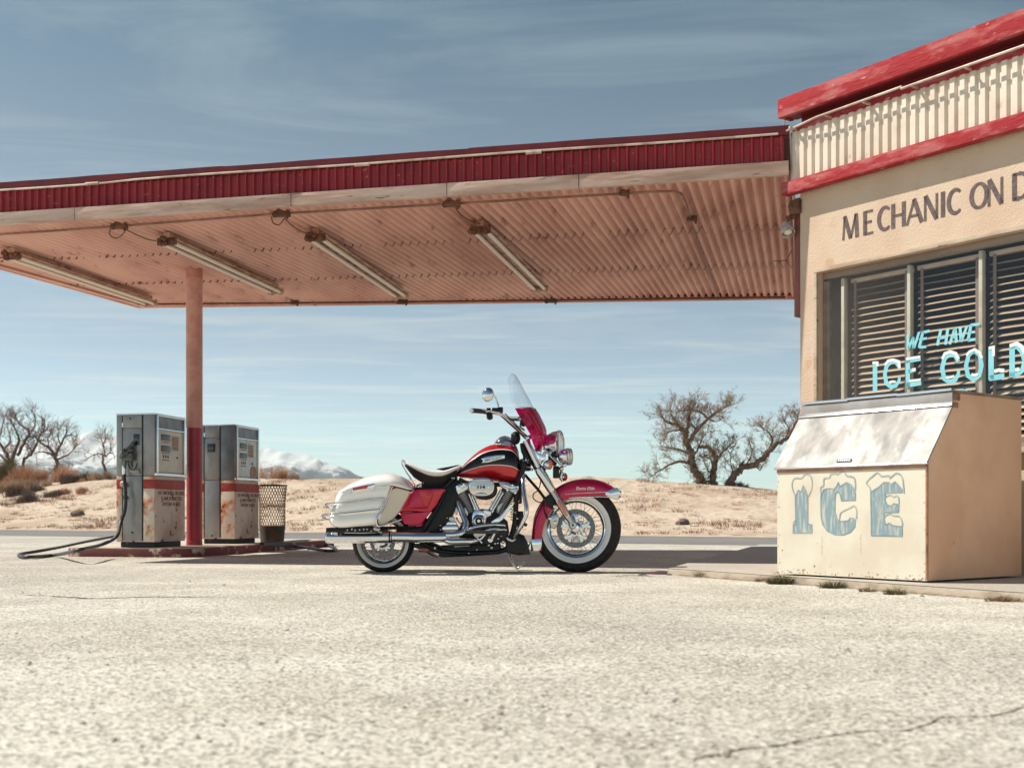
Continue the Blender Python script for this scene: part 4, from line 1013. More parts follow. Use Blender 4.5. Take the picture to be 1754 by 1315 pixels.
# ================================================================== MOTORCYCLE
MO = Vector((-.22, 9.37, 0))
def QP(px, py, y=0.): return P3(px, py, MO.y+y)-MO
def Q(cx, cy, y=0.): return QP(540+cx/3.189, 620+cy/3.189, y)
def Q2(cx, cy, y=0.): return QP(540+cx/5.979, 780+cy/5.979, y)
def Q3(cx, cy, y=0.): return QP(740+cx/6.575, 780+cy/6.575, y)
def Q4(cx, cy, y=0.): return QP(860+cx/4.868, 720+cy/4.868, y)
def Q5(cx, cy, y=0.): return QP(780+cx/6.923, 630+cy/6.923, y)
M_chr = mat('chrome', (.70,.70,.72), .045, metal=1.)
M_chr2 = mat('satin_chrome', (.46,.46,.47), .2, metal=1.)
M_paint = mat('candy_red_paint', (.52,.007,.018), .24, metal=.35, coat=.7, spec=.5)
M_redshade = mat('shaded_candy_red_paint', (.52,.0,.055), .25, metal=.35, coat=.45)  # the same candy red, with its magenta shade put into the base colour
M_bpaint = mat('gloss_black_paint', (.006,.006,.007), .12, spec=.35)
M_wpaint = mat('pearl_white_paint', (.92,.90,.86), .2, coat=.8)
M_wshade = mat('shaded_white_panel', (.66,.60,.51), .4, coat=.3)  # white bag paint darkened: the panel's shade is put into the colour
M_pin = mat('white_pinstripe', (.85,.80,.76), .3)
M_tyre = mat('tyre_rubber', (.014,.013,.013), .7, spec=.3, col2=(.024,.022,.021), nscale=30)
M_ww = mat('whitewall_rubber', (.80,.79,.76), .45)
M_eng = mat('dark_engine_metal', (.022,.022,.025), .35, metal=.4, spec=.35, col2=(.012,.012,.012), nscale=12)
M_fin = mat('cylinder_fin_metal', (.50,.50,.50), .3, metal=.9)
M_frame = mat('black_frame_paint', (.006,.006,.007), .28, spec=.3)
M_seatw = mat('white_vinyl', (.86,.83,.78), .5, bump=.0005, bscale=200)
M_seatb = mat('black_vinyl', (.010,.010,.011), .5, spec=.3, bump=.0005, bscale=200)
M_disc = mat('brake_disc_steel', (.15,.155,.165), .3, metal=.9)
M_orange = mat('amber_reflector', (.80,.16,.02), .15, coat=1.)
M_redl = mat('red_lens', (.45,.01,.02), .12, coat=1.)
def tintglass(name, col, diff=.0):
    m = bpy.data.materials.new(name); m.use_nodes = True; nt = m.node_tree; nt.nodes.remove(nt.nodes['Principled BSDF'])
    tr = nt.nodes.new('ShaderNodeBsdfTransparent'); tr.inputs[0].default_value = (*col, 1)
    gl = nt.nodes.new('ShaderNodeBsdfGlossy'); gl.inputs['Roughness'].default_value = .02
    fr = thin_fresnel(nt)
    mx = nt.nodes.new('ShaderNodeMixShader'); nt.links.new(fr.outputs[0], mx.inputs[0])
    a = tr.outputs[0]
    if diff:
        df = nt.nodes.new('ShaderNodeBsdfTranslucent'); df.inputs[0].default_value = (col[0]*1.1, col[1], col[2], 1)
        m2 = nt.nodes.new('ShaderNodeMixShader'); m2.inputs[0].default_value = diff; nt.links.new(a, m2.inputs[1]); nt.links.new(df.outputs[0], m2.inputs[2]); a = m2.outputs[0]
    nt.links.new(a, mx.inputs[1]); nt.links.new(gl.outputs[0], mx.inputs[2]); nt.links.new(mx.outputs[0], nt.nodes['Material Output'].inputs[0])
    return m
M_clear = tintglass('clear_windshield', (.90,.93,.96)); M_tint = tintglass('crimson_windshield_tint', (.42,.002,.09), .3)
M_lens = tintglass('headlight_glass', (.93,.94,.95))
mc = empty('motorcycle', MO, 0, 'red and black touring motorcycle with white saddlebags parked before the sand berm', 'motorcycle')
def add(b, name, m, par=None, smooth=40, **kw): return b.build(name, m, par or mc, smooth, **kw)

# ---------------------------------------------------------------- wheels
def wheel(nm, C, R, w, rim, ww0, ww1, yaw, nsp, disc, dy):
    Rz = Matrix.Rotation(yaw, 4, 'Z'); X = Matrix.Translation(C) @ Rz; A = (0, 1, 0)
    b = MB(); b.X = X
    prof = [(rim*R*.90,-.36*w),(rim*R*.965,-.50*w),(rim*R+.002,-.56*w),(rim*R+.002,-.50*w),(rim*R*.975,-.42*w),(rim*R*.93,-.20*w),(rim*R*.925,.20*w),(rim*R*.975,.42*w),(rim*R+.002,.50*w),(rim*R+.002,.56*w),(rim*R*.965,.50*w),(rim*R*.90,.36*w),(rim*R*.88,.15*w),(rim*R*.88,-.15*w)]
    b.lathe(prof+[prof[0]], (0,0,0), A, 72, cap=False)
    wh = add(b, nm, M_chr, smooth=35)
    # tyre with tread blocks
    def side(r): # half width of tyre at radius fraction
        t = (r-rim)/(1-rim)
        return w*(.56+.44*sin(min(1, t/.55)*pi/2)) if t < .55 else w*sqrt(max(0, 1-((t-.55)/.45)**2.6*.0))*(1-.55*max(0, (t-.62)/.38)**2.2)
    rs = [rim+.0, rim+.04, ww0+.02, (ww0+ww1)/2, ww1, ww1+.03, .90, .94, .965]
    prof = [(r*R, -side(r)) for r in rs]+[(.985*R,-.60*w),(.995*R,-.36*w),(R,-.12*w),(R,.12*w),(.995*R,.36*w),(.985*R,.60*w)]+[(r*R, side(r)) for r in rs[::-1]]
    n = 216; rows = []
    for r, h in prof:
        row = []
        for k in range(n):
            rr = r; 
            if r > .93*R and abs(h) > .25*w and (k+(1 if h > 0 else 0)+(0 if r > .98*R else 1)) % 6 < 2: rr = r-.007
            row.append(Vector((rr*cos(2*pi*k/n), h, rr*sin(2*pi*k/n))))
        rows.append(row)
    b = MB(); b.X = X; b.grid(rows, closed_v=True); add(b, 'tyre', M_tyre, wh, smooth=28)
    for s in (-1, 1):
        b = MB(); b.X = X; q = [ww0+(ww1-ww0)*i/6 for i in range(7)]
        pr = [(r*R, s*(side(r)+.0022)) for r in q]; pr = [(q[0]*R, s*(side(q[0])-.002))]+pr+[(q[-1]*R, s*(side(q[-1])-.002))]
        b.lathe(pr, (0,0,0), A, 96, cap=False); add(b, 'whitewall', M_ww, wh, smooth=50)
        b = MB(); b.X = X; b.lathe([((ww1+.012)*R, s*side(ww1+.012)), ((ww1+.022)*R, s*(side(ww1+.02)+.003)), ((ww1+.034)*R, s*side(ww1+.03))], (0,0,0), A, 96, cap=False); add(b, 'sidewall_ridge', M_tyre, wh, smooth=50)
    # hub
    b = MB(); b.X = X; b.lathe([(.012,-w*1.25),(.028,-w*1.2),(.030,-w*.95),(.062,-w*.9),(.066,-w*.75),(.040,-w*.6),(.034,0),(.04,w*.6),(.066,w*.75),(.062,w*.9),(.03,w),(.012,w*1.2)], (0,0,0), A, 28); add(b, 'hub', M_chr, wh)
    # spokes
    ms = None
    for k in range(nsp):
        a = 2*pi*(k+.5*(k % 2)*0)/nsp; s = -1 if k % 2 else 1; sk = radians(17 if (k//2) % 2 else -17)
        p0 = Vector((.058*cos(a+sk*2.2), s*w*.78, .058*sin(a+sk*2.2))); p1 = Vector((rim*R*.93*cos(a), s*.08*w, rim*R*.93*sin(a)))
        b = MB(); b.X = X; b.tube([p0, p1], .0021, 5); b.tube([p1, p1+(p0-p1).normalized()*.022], .0034, 5); add(b, 'spoke', M_chr, wh)
    # brake disc
    if disc:
        b = MB(); b.X = X; ro = disc; ri = disc*.72
        n = 60; y0 = dy; y1 = dy+.006
        b.lathe([(ri,y0),(ro,y0),(ro,y1),(ri,y1),(ri,y0)], (0,0,0), A, 72, cap=False)
        add(b, 'brake_disc', M_disc, wh, smooth=30)
        b = MB(); b.X = X
        for k in range(30):
            a = 2*pi*k/30; rr = ri+(ro-ri)*(.3 if k % 2 else .7)
            b.lathe([(.0045,0),(.0045,.0012)], (rr*cos(a), y0+.0004, rr*sin(a)), (0,-1,0), 8)
        add(b, 'disc_hole', M_frame, wh, smooth=0)
        b = MB(); b.X = X
        for k in range(5):
            a = 2*pi*k/5+.3; pts = []
            for (r_, da) in ((.045,-.42),(ri*.70,-.20),(ri+.006,-.30),(ri+.010,-.08),(ri*.84,.0),(ri+.010,.08),(ri+.006,.30),(ri*.70,.20),(.045,.42)):
                pts.append((r_*cos(a+da), r_*sin(a+da)))
            b.prism(pts, dy-.006, dy+.010, 'y', bev=.002)
        b.lathe([(.045,dy-.004),(.052,dy-.012),(.034,dy-.022),(.030,dy-.035),(.014,dy-.036)], (0,0,0), A, 28)
        add(b, 'disc_carrier', M_chr, wh, smooth=40)
    return wh
FC = Q(1428, 909, -.03); FC.z = .363; YAW = radians(-8)
fw = wheel('front_wheel', FC, .363, .066, .655, .665, .785, YAW, 40, .158, -.082)
RC = Q(374, 979, 0); RC.z = .256
rw = wheel('rear_wheel', RC, .256, .078, .70, .715, .835, 0, 40, .105, -.085)
XF = Matrix.Translation(FC) @ Matrix.Rotation(YAW, 4, 'Z') @ Matrix.Translation(-FC)

# ---------------------------------------------------------------- front fender
Of = [(1184,1030),(1180,985),(1183,930),(1192,870),(1210,815),(1240,765),(1280,715),(1330,677),(1385,651),(1440,639),(1500,637),(1550,645),(1600,664),(1638,690),(1655,712)]
If = [(1241,1030),(1242,985),(1246,935),(1256,885),(1275,842),(1300,806),(1330,778),(1360,759),(1395,748),(1440,741),(1490,738),(1540,738),(1585,740),(1625,742),(1652,744)]
Of = sp2(Of, 3); If = sp2(If, 3)
def shell_rows(O_, I_, hw, inset=0., y0=0.):
    rows = []
    for (o, i) in zip(O_, I_):
        r = []
        for (f, yy) in ((0,-1),(.25,-1.03),(.5,-1.03),(.7,-.99),(.84,-.88),(.93,-.68),(.98,-.38),(1,0),(.98,.38),(.93,.68),(.84,.88),(.7,.99),(.5,1.03),(.25,1.03),(0,1)):
            x = i[0]+(o[0]-i[0])*f*(1-inset); z = i[1]+(o[1]-i[1])*f*(1-inset)
            r.append(Q(x, z, y0)+Vector((0, yy*hw*(1-inset), 0)))
        rows.append(r)
    return rows
b = MB(); b.X = XF
ro = shell_rows(Of, If, .088, y0=-.03); ri = shell_rows(Of, If, .088, .04, y0=-.03)
Vo = b.grid(ro); Vi = b.grid(ri)
for A_, B_ in ((0, 0), (-1, -1)):
    for j in range(len(Vo[0])-1): b.bm.faces.new((Vo[A_][j], Vo[A_][j+1], Vi[B_][j+1], Vi[B_][j]))
for j in (0, -1):
    for i in range(len(Vo)-1): b.bm.faces.new((Vo[i][j], Vo[i+1][j], Vi[i+1][j], Vi[i][j]))
fen = add(b, 'front_fender', M_redshade, smooth=35)
y_ = -.03-.092
b = MB(); b.X = XF; b.tube([Q(x, z, y_) for x, z in ((1372,722),(1440,716),(1520,712),(1600,708))], [.002,.004,.005,.005], 8, smooth_pts=3); add(b, 'trim_strip', M_chr, fen)
b = MB(); b.X = XF; b.tube([Q(x, z, y_+.002) for x, z in ((1392,742),(1440,737),(1520,735),(1590,735),(1640,742))], .006, 8, smooth_pts=3); add(b, 'trim_strip', M_chr, fen)
b = MB(); b.X = XF
pr = [(1585,712),(1600,703),(1628,690),(1650,688),(1664,705),(1667,722),(1655,750),(1640,752),(1600,736),(1586,728)]
b.prism([(Q(x, z).x, Q(x, z).z) for x, z in pr], -.03-.098, -.03+.098, 'y', bev=.008); add(b, 'front_trim', M_chr, fen, smooth=35)
b = MB(); b.X = XF; b.box(Q(1668,708,-.03), (.010,.15,.012), bev=.003); b.box(Q(1664,735,-.03), (.012,.17,.012), bev=.003); add(b, 'front_trim', M_frame, fen, smooth=30)
b = MB(); b.X = XF
pr = [(1181,966),(1243,962),(1243,1000),(1236,1022),(1222,1031),(1183,1031)]
b.prism([(Q(x, z).x, Q(x, z).z) for x, z in pr], -.03-.096, -.03+.096, 'y', bev=.006); add(b, 'rear_trim', M_chr, fen, smooth=35)
Fsh = Matrix(((1,.30,0,0),(0,0,-1,0),(0,1,0,0),(0,0,0,1)))
Mf = XF @ Matrix.Translation(Q(1482,697,y_)) @ Fsh
font_mesh('Electra Glide', .036, 'script_lettering', M_pin, fen, Mf, extr=.001, sx=.80, bold=.0004)

# ---------------------------------------------------------------- fork
b = MB(); b.tube([Q4(355,500,-.125), Q4(420,590,-.125), Q4(590,865,-.13)], [.030,.0295,.028], 20); b.tube([Q4(560,800,-.13), Q4(600,885,-.13)], [.030,.034], 20); b.ball(Q4(590,872,-.13), .036, 16, 10); 
b.lathe([(.026,0),(.026,.012),(.016,.013),(.016,.02)], Q4(590,872,-.16), (0,-1,0), 18)
fk = add(b, 'fork_leg', M_chr2)
b = MB(); b.lathe([(.010,0),(.010,.004)], Q4(590,872,-.180), (0,-1,0), 6); add(b, 'axle_nut', M_frame, fk)
b = MB(); b.X = None
d_ = (Q4(590,865)-Q4(420,590)).normalized()
Rr = Matrix(((d_.z, 0, d_.x), (0, 1, 0), (-d_.x, 0, d_.z)))
b.box(Q4(505,735,-.157), (.022,.008,.145), Rr, bev=.006); add(b, 'reflector', M_orange, fk, smooth=30)
b = MB(); b.box(Q4(505,735,-.150), (.032,.014,.165), Rr, bev=.006); add(b, 'reflector_frame', M_chr, fk, smooth=30)
b = MB(); b.tube([Q4(395,560,.085), Q4(590,865,.085)], [.030,.028], 16); add(b, 'fork_leg', M_chr2)
for y0 in (-.125, .085):
    b = MB(); b.tube([Q4(195,165,y0), Q4(300,385,y0)], .026, 16); b.tube([Q4(305,400,y0), Q4(318,425,y0), Q4(408,572,y0), Q4(418,590,y0)], [.036,.040,.036,.031], 22); add(b, 'fork_cover', M_chr)
def slab(b, pts, yf, th, qf, bev=0.):
    """curved plate: pts in crop coords; yf(x,z)->y or number; extruded towards +y by th"""
    A = [qf(x, z, (yf(x, z) if callable(yf) else yf)) for x, z in pts]; B = [a+Vector((0, th, 0)) for a in A]
    a_ = [b._v(p) for p in A]; b_ = [b._v(p) for p in B]; fs = [b.bm.faces.new(a_), b.bm.faces.new(b_[::-1])]
    n = len(A)
    for i in range(n): fs.append(b.bm.faces.new((a_[i], b_[i], b_[(i+1) % n], a_[(i+1) % n])))
    bmesh.ops.recalc_face_normals(b.bm, faces=fs)
    if bev: bmesh.ops.bevel(b.bm, geom=list({e for f in fs[:2] for e in f.edges}), offset=bev, segments=3, profile=.5, affect='EDGES', clamp_overlap=True)
pl = [(180,172),(228,148),(242,198),(270,240),(300,268),(365,285),(368,318),(338,348),(300,408),(282,380)]
for y0 in (-.150, .115):
    b = MB(); slab(b, pl, (lambda x, z, y0=y0: y0+.03*(x-180)/190), .018, Q4, bev=.004); pt = add(b, 'fork_plate', M_chr, smooth=35)
    b = MB()
    for p in ((205,178),(352,300),(300,355)): b.lathe([(.007,0),(.006,.004)], Q4(p[0], p[1], y0-.001+.03*(p[0]-180)/190), (0,-1,0), 10)
    add(b, 'plate_bolt', M_chr2, pt)
b = MB(); b.box(Q4(255,260,-.02), (.06,.21,.03), bev=.008); b.box(Q4(330,400,-.02), (.07,.21,.035), Matrix.Rotation(radians(30),3,'Y'), bev=.008)
b.tube([Q4(200,200,-.02), Q4(300,400,-.02)], .035, 14); add(b, 'fork_clamp', M_eng)
# caliper and lines
b = MB(); cal = [(405,790),(450,770),(480,800),(470,860),(440,905),(405,895),(395,840)]
slab(b, cal, -.145, .05, Q4, bev=.010); c_ = add(b, 'front_caliper', M_chr2, smooth=35)
b = MB()
for p in ((440,715),(442,848),(400,815)): b.lathe([(.014,0),(.014,.008),(.008,.012)], Q4(p[0],p[1],-.146), (0,-1,0), 12)
add(b, 'caliper_bolt', M_chr, c_)
def brtube(pts, r, nm, m=M_frame, par=None, k=5, n=8):
    b = MB(); b.tube(pts, r, n, smooth_pts=k); return add(b, nm, m, par)
brtube([Q4(320,460,-.15), Q4(320,520,-.16), Q4(300,580,-.16), Q4(262,610,-.16), Q4(262,650,-.16), Q4(300,678,-.16), Q4(350,690,-.15), Q4(350,760,-.15), Q4(380,820,-.14)], .0045, 'brake_line')
brtube([Q4(345,640,-.14), Q4(350,740,-.145), Q4(375,800,-.14), Q4(430,830,-.14)], .0045, 'brake_line')
b = MB(); slab(b, [(350,640),(440,600),(455,700),(420,745),(380,720)], -.10, .012, Q4, bev=.003); add(b, 'fender_bracket', M_frame, smooth=30)

# ---------------------------------------------------------------- headlight cluster
HY = radians(-20); hx = Vector((cos(HY), sin(HY), 0))
def lamp(c, r, dep, nm, lensm=M_lens, bez=.012, ax=hx):
    b = MB(); b.lathe([(r*.10,-dep),(r*.45,-dep*.93),(r*.76,-dep*.68),(r*.93,-dep*.35),(r,-.002),(r*1.03,.004),(r*1.03,bez),(r*.95,bez+.004),(r*.90,bez)], c, ax, 36, cap=True)
    h = add(b, nm, M_chr, smooth=50)
    b = MB(); b.lathe([(r*.12,-dep*.55),(r*.5,-dep*.4),(r*.85,bez-.006),(r*.89,bez-.002)], c, ax, 32, cap=False); add(b, 'reflector_bowl', M_chr, h, smooth=60)
    b = MB(); b.lathe([(r*.9,bez),(r*.75,bez+r*.12),(r*.45,bez+r*.2),(.001,bez+r*.23)], c, ax, 32, cap=False); add(b, 'lens', lensm, h, smooth=60)
    b = MB(); b.lathe([(.02,-.02),(.028,.0),(.02,.01)], c, ax, 16); add(b, 'bulb_shield', M_chr, h)
    return h
lamp(Q5(1228,905,-.04), .113, .13, 'headlight')
lamp(Q5(1325,1052,-.13), .069, .075, 'passing_lamp')
lamp(Q5(1350,1052,.19), .069, .075, 'passing_lamp')
b = MB(); b.tube([Q5(1110,1000,-.05), Q5(1180,1080,-.09), Q5(1250,1150,-.12), Q5(1300,1140,-.13)], .010, 10, smooth_pts=4)
b.tube([Q5(1040,960,-.10), Q5(1100,1000,-.12), Q5(1150,1070,-.14), Q5(1260,1160,-.14)], .007, 10, smooth_pts=4); b.box(Q5(1290,1160,-.12), (.03,.3,.02), bev=.004)
b.ball(Q5(1080,930,-.1), .026, 12, 8); b.ball(Q5(1160,965,-.08), .028, 12, 8); b.ball(Q5(1120,1010,-.11), .018, 12, 8); b.ball(Q5(1060,1010,-.11), .014, 10, 7)
add(b, 'lamp_bracket', M_chr)
def signal(c, r, nm, m):
    b = MB(); b.lathe([(r*.2,-.055),(r*.6,-.045),(r*.95,-.02),(r,0),(r*1.02,.006),(r*.9,.008)], c, hx, 20); s_ = add(b, nm, M_chr)
    b = MB(); b.lathe([(r*.92,.007),(r*.8,.016),(r*.4,.024),(.001,.026)], c, hx, 20, cap=False); add(b, 'lens', m, s_)
signal(Q4(395,368,-.17), .041, 'turn_signal', M_orange); signal(Q4(520,470,-.03), .034, 'turn_signal', M_redl)
b = MB(); b.tube([Q4(495,420,-.04), Q4(492,470,-.04), Q4(505,505,-.03)], [.012,.02,.014], 10); b.ball(Q4(495,400,-.06), .02, 10, 7); b.ball(Q4(500,440,-.08), .014, 10, 7); add(b, 'signal_mount', M_chr)
b = MB(); b.box(Q4(450,430,-.02), (.05,.12,.10), bev=.012); b.box(Q4(420,330,-.04), (.07,.10,.09), bev=.012); add(b, 'horn_block', M_eng, smooth=30)

# ---------------------------------------------------------------- windshield
Wn = [(650,80),(622,112),(625,180),(640,290),(665,400),(706,487),(745,560),(800,650),(850,730),(890,800),(915,880),(962,985)]
Wc = [(672,68),(712,84),(745,130),(800,235),(862,345),(932,480),(980,555),(1020,635),(1055,710),(1068,780),(1050,880),(1005,995)]
hw_ = [.125,.165,.205,.225,.235,.24,.24,.235,.225,.205,.17,.10]
Wn2 = sp2(Wn, 3); Wc2 = sp2(Wc, 3); hw2 = [q.x for q in spline([(h, 0, 0) for h in hw_], 1, 3)[0]]
rows = []
for n_, c_, h_ in zip(Wn2, Wc2, hw2):
    pn = Q5(n_[0], n_[1], -.2); pc = Q5(c_[0], c_[1], -.02)
    rows.append([Vector((pc.x+(pn.x-pc.x)*v*v+max(0, v)*.04, -.02+h_*v, pc.z+(pn.z-pc.z)*v*v)) for v in [i/9 for i in range(-9, 10)]])
ks = 15
b = MB(); b.grid(rows[:ks+1]); ws = add(b, 'windshield', M_clear, smooth=180)
b = MB(); b.grid(rows[ks:]); add(b, 'tinted_lower_panel', M_tint, ws, smooth=180)
b = MB(); b.tube(rows[ks][1:-1], .006, 8); b.tube([rows[i][9]+Vector((.006,0,0)) for i in range(ks, len(rows)-2)], .006, 8); add(b, 'windshield_brace', M_chr, ws)
b = MB(); b.tube([rows[i][5]+Vector((.004,-.003,0)) for i in range(ks, len(rows)-2)], .005, 8); add(b, 'windshield_brace', mat('bronze_brace', (.20,.12,.07), .35, metal=.8), ws)
b = MB()
for i, j in ((len(rows)-6, 3), (len(rows)-6, 5), (len(rows)-9, 12)): b.ball(rows[i][j], .006, 8, 6)
add(b, 'windshield_screw', M_chr, ws)

# ---------------------------------------------------------------- handlebar
def bar(side):
    k = -1 if side < 0 else 1; sh = Vector((.0, 0, 0)) if k < 0 else Vector((.30, 0, -.03))
    def H(cx, cy, y): p = Q5(cx, cy, -y if k < 0 else 0.); p.y = k*y; return p+sh*(min(1, (y+.05)/.45) if k > 0 else 0)
    tagn = 'near'
    b = MB(); b.tube([H(190,505,.47), H(215,506,.455), H(345,516,.385)], [.0185,.0190,.0190], 16); g = add(b, 'grip', M_rub)
    b = MB(); b.tube([H(186,505,.472), H(198,506,.464)], [.0195,.0205], 16); add(b, 'grip_end', M_chr2, g)
    b = MB(); b.tube([H(345,518,.385), H(480,535,.34), H(560,565,.315), H(700,690,.20), H(790,770,.13), H(870,832,.09)], .0125, 12, smooth_pts=3); hb = add(b, 'handlebar', M_chr if k < 0 else M_chr)
    b = MB(); b.box(H(532,500,.33), (.045,.05,.045), bev=.006); b.box(H(470,500,.35), (.05,.05,.035), bev=.010); b.box(H(395,498,.37), (.035,.045,.03), bev=.008); add(b, 'switch_housing', M_frame, hb, smooth=30)
    b = MB(); b.ball(H(408,585,.37), (.026,.03,.022), 14, 9); b.box(H(405,560,.37), (.05,.05,.03), bev=.010); add(b, 'control_block', M_frame, hb, smooth=40)
    b = MB(); b.tube([H(310,488,.44), H(345,500,.42), H(400,512,.40), H(470,525,.385), H(530,530,.375)], [.005,.008,.012,.013,.009], 10, smooth_pts=3, flat=.7); add(b, 'brake_lever' if k < 0 else 'clutch_lever', M_chr, hb)
    b = MB(); b.tube([H(345,540,.36), H(500,545,.34), H(560,585,.31), H(640,660,.25), H(740,750,.17), H(830,840,.12)], .006, 8, smooth_pts=3); b.tube([H(590,545,.33), H(700,650,.24), H(780,740,.16)], .005, 8, smooth_pts=3); add(b, 'control_cable', M_rub, hb)
    if k > 0: return
    b = MB(); Rm = Matrix.Rotation(radians(12), 3, 'Y') @ Matrix.Rotation(radians(-20), 3, 'Z')
    b.ball(H(385,316,.43), (.050,.026,.056), 24, 14, Rm); mr_ = add(b, 'mirror', M_chr, smooth=180)
    b = MB(); b.tube([H(450,322,.42), H(480,355,.40), H(500,405,.375), H(512,455,.35)], .0055, 8, smooth_pts=4); add(b, 'mirror_stem', M_chr, mr_)
    if k < 0:
        b = MB()
        for i in range(5): b.ball(H(478+8*i, 350+22*i, .40-.012*i), .0065, 8, 6)
        add(b, 'stem_bead', M_chr2, mr_)
bar(-1); bar(1)
b = MB(); b.box(Q5(865,838,0), (.05,.24,.035), Matrix.Rotation(radians(-30),3,'Y'), bev=.01); b.tube([Q5(870,838,-.10), Q5(870,838,.10)], .016, 12); add(b, 'riser_clamp', M_chr, smooth=30)
b = MB(); b.ball(Q5(715,830,-.03), (.040,.06,.055), 16, 10); b.ball(Q5(690,800,-.05), (.022,.03,.025), 12, 8); b.tube([Q5(770,640,-.05), Q5(770,700,-.05), Q5(815,730,-.05)], .005, 8); b.tube([Q5(760,690,.10), Q5(790,720,.08), Q5(820,740,.06)], .006, 8); add(b, 'ignition_switch', M_frame, smooth=60)
b = MB(); b.tube([Q5(790,890,-.06), Q5(820,980,-.06), Q5(870,1080,-.07), Q5(900,1150,-.08)], [.018,.03,.03,.02], 12, smooth_pts=3); b.box(Q5(850,1080,0), (.07,.10,.09), bev=.015); b.box(Q5(830,1150,0), (.09,.08,.10), bev=.015); add(b, 'steering_head', M_frame, smooth=40)
b = MB()
for (p, q_) in (((800,1100),(880,1085)),((790,1140),(900,1180)),((830,1060),(860,1120))): b.tube([Q5(*p,-.11), Q5((p[0]+q_[0])/2,(p[1]+q_[1])/2+12,-.13), Q5(*q_,-.11)], .004, 6, smooth_pts=3)
b.ball(Q5(907,1205,-.1), .012, 8, 6); b.ball(Q5(840,1100,-.11), .010, 8, 6); add(b, 'cable_clip', M_chr)

# ---------------------------------------------------------------- tank
TS = [(768,607,619,.02),(780,594,625,.045),(800,572,630,.068),(830,541,634,.088),(865,508,638,.104),(905,478,642,.118),(950,456,647,.130),(1000,445,653,.138),(1040,444,659,.142),(1070,450,662,.142),(1093,468,664,.136),(1110,500,660,.122),(1120,545,650,.098),(1124,590,630,.055)]
tt = []
pp, _ = spline([(t[0], t[1], t[2]) for t in TS], 1, 4); qq, _ = spline([(t[3], 0, 0) for t in TS], 1, 4)
fl_ = [0,.02,.06,.13,.22,.33,.410,.430,.50,.58,.66,.74,.815,.835,.90,.95,.982,1]
rows = []
for p, q_ in zip(pp, qq):
    r = []
    zt, zb2 = p.y, p.z
    def sh(f): return (1-abs(2*f-1)**2.5)**(1/1.9) if f > .5 else (1-abs(2*f-1)**3.2)**(1/2.4)
    for f in fl_: c_ = Q(p.x, zb2+(zt-zb2)*f); r.append(Vector((c_.x, -q_.x*max(.02, sh(f)), c_.z)))
    for f in fl_[::-1][1:-1]: c_ = Q(p.x, zb2+(zt-zb2)*f); r.append(Vector((c_.x, q_.x*max(.02, sh(f)), c_.z)))
    rows.append(r)
nf = len(fl_)
def tmi(i, j):
    k = j if j < nf-1 else (2*(nf-1)-1-j)
    if k in (6, 12): return 1
    if 6 < k < 12: return 2
    return 0
b = MB(); b.grid(rows, closed_v=True, cap=True, mi=tmi)
tank = add(b, 'fuel_tank', [M_paint, M_pin, M_bpaint], smooth=60)
bp = [(905,528),(930,517),(985,508),(1035,506),(1036,525),(990,535),(945,548),(908,550),(918,539)]
b = MB(); slab(b, bp, lambda x, z: -.1485+.00008*(1035-x), .012, Q, bev=.0025); bd_ = add(b, 'tank_badge', M_chr, tank, smooth=35)
d_ = Q(1030,512)-Q(915,535); an = atan2(d_.z, d_.x)
Mb = Matrix.Translation(Q(972,533,-.1475)) @ Matrix.Rotation(-an, 4, 'Y') @ Matrix(((1,0,0,0),(0,0,-1,0),(0,1,0,0),(0,0,0,1)))
font_mesh('HARLEY-DAVIDSON', .0165, 'badge_lettering', M_frame, tank, Mb, extr=.0012, sx=.95, bold=.0005)
b = MB(); rows = []
for (x, zt, zb3, h) in ((980,440,452,.03),(992,424,455,.055),(1010,408,458,.065),(1035,401,462,.072),(1060,408,468,.07),(1082,428,478,.06),(1100,458,492,.045),(1112,490,510,.02)):
    c0 = Q(x, zb3); c1 = Q(x, zt)
    rows.append([Vector((c0.x, h*cos(a), c0.z+(c1.z-c0.z)*max(0, sin(a))**.8)) for a in [pi*i/12 for i in range(13)]])
b.grid(rows, cap=True); add(b, 'dash_console', M_chr, smooth=70)
b = MB(); b.lathe([(.03,0),(.034,.004),(.034,.014),(.028,.018)], Q(1003,448,-.06), (0,-.3,.95), 20); add(b, 'filler_cap', M_chr)

# ---------------------------------------------------------------- seat
SS = [(480,536,546,.09),(500,541,563,.12),(530,553,582,.145),(565,566,602,.155),(605,577,622,.160),(645,586,633,.160),(690,590,632,.150),(725,584,622,.13),(755,574,606,.105),(780,566,592,.085),(795,564,580,.07)]
pp, _ = spline([(t[0], t[1], t[2]) for t in SS], 1, 3); qq, _ = spline([(t[3], 0, 0) for t in SS], 1, 3)
rows = []; 
for p, q_ in zip(pp, qq):
    r = []
    for a in [2*pi*i/28 for i in range(28)]:
        f = .5-.5*cos(a) ; f2 = (1-cos(a))/2
        cc_ = cos(a); ss_ = sin(a)
        yy = q_.x*math.copysign(abs(ss_)**.8, ss_); zf = .5+.5*math.copysign(abs(cc_)**.8, cc_)
        c_ = Q(p.x, p.z+(p.y-p.z)*(zf*(.80+.2*abs(ss_))))
        r.append(Vector((c_.x, -yy, c_.z)))
    rows.append(r)
b = MB(); b.grid(rows, closed_v=True, cap=True); seat = add(b, 'seat', M_seatw, smooth=70)
b = MB(); slab(b, [(660,583),(700,576),(780,561),(796,566),(790,575),(700,590)], -.05, .14, Q, bev=.004); add(b, 'seat_trim', M_seatb, seat, smooth=35)
rows = []
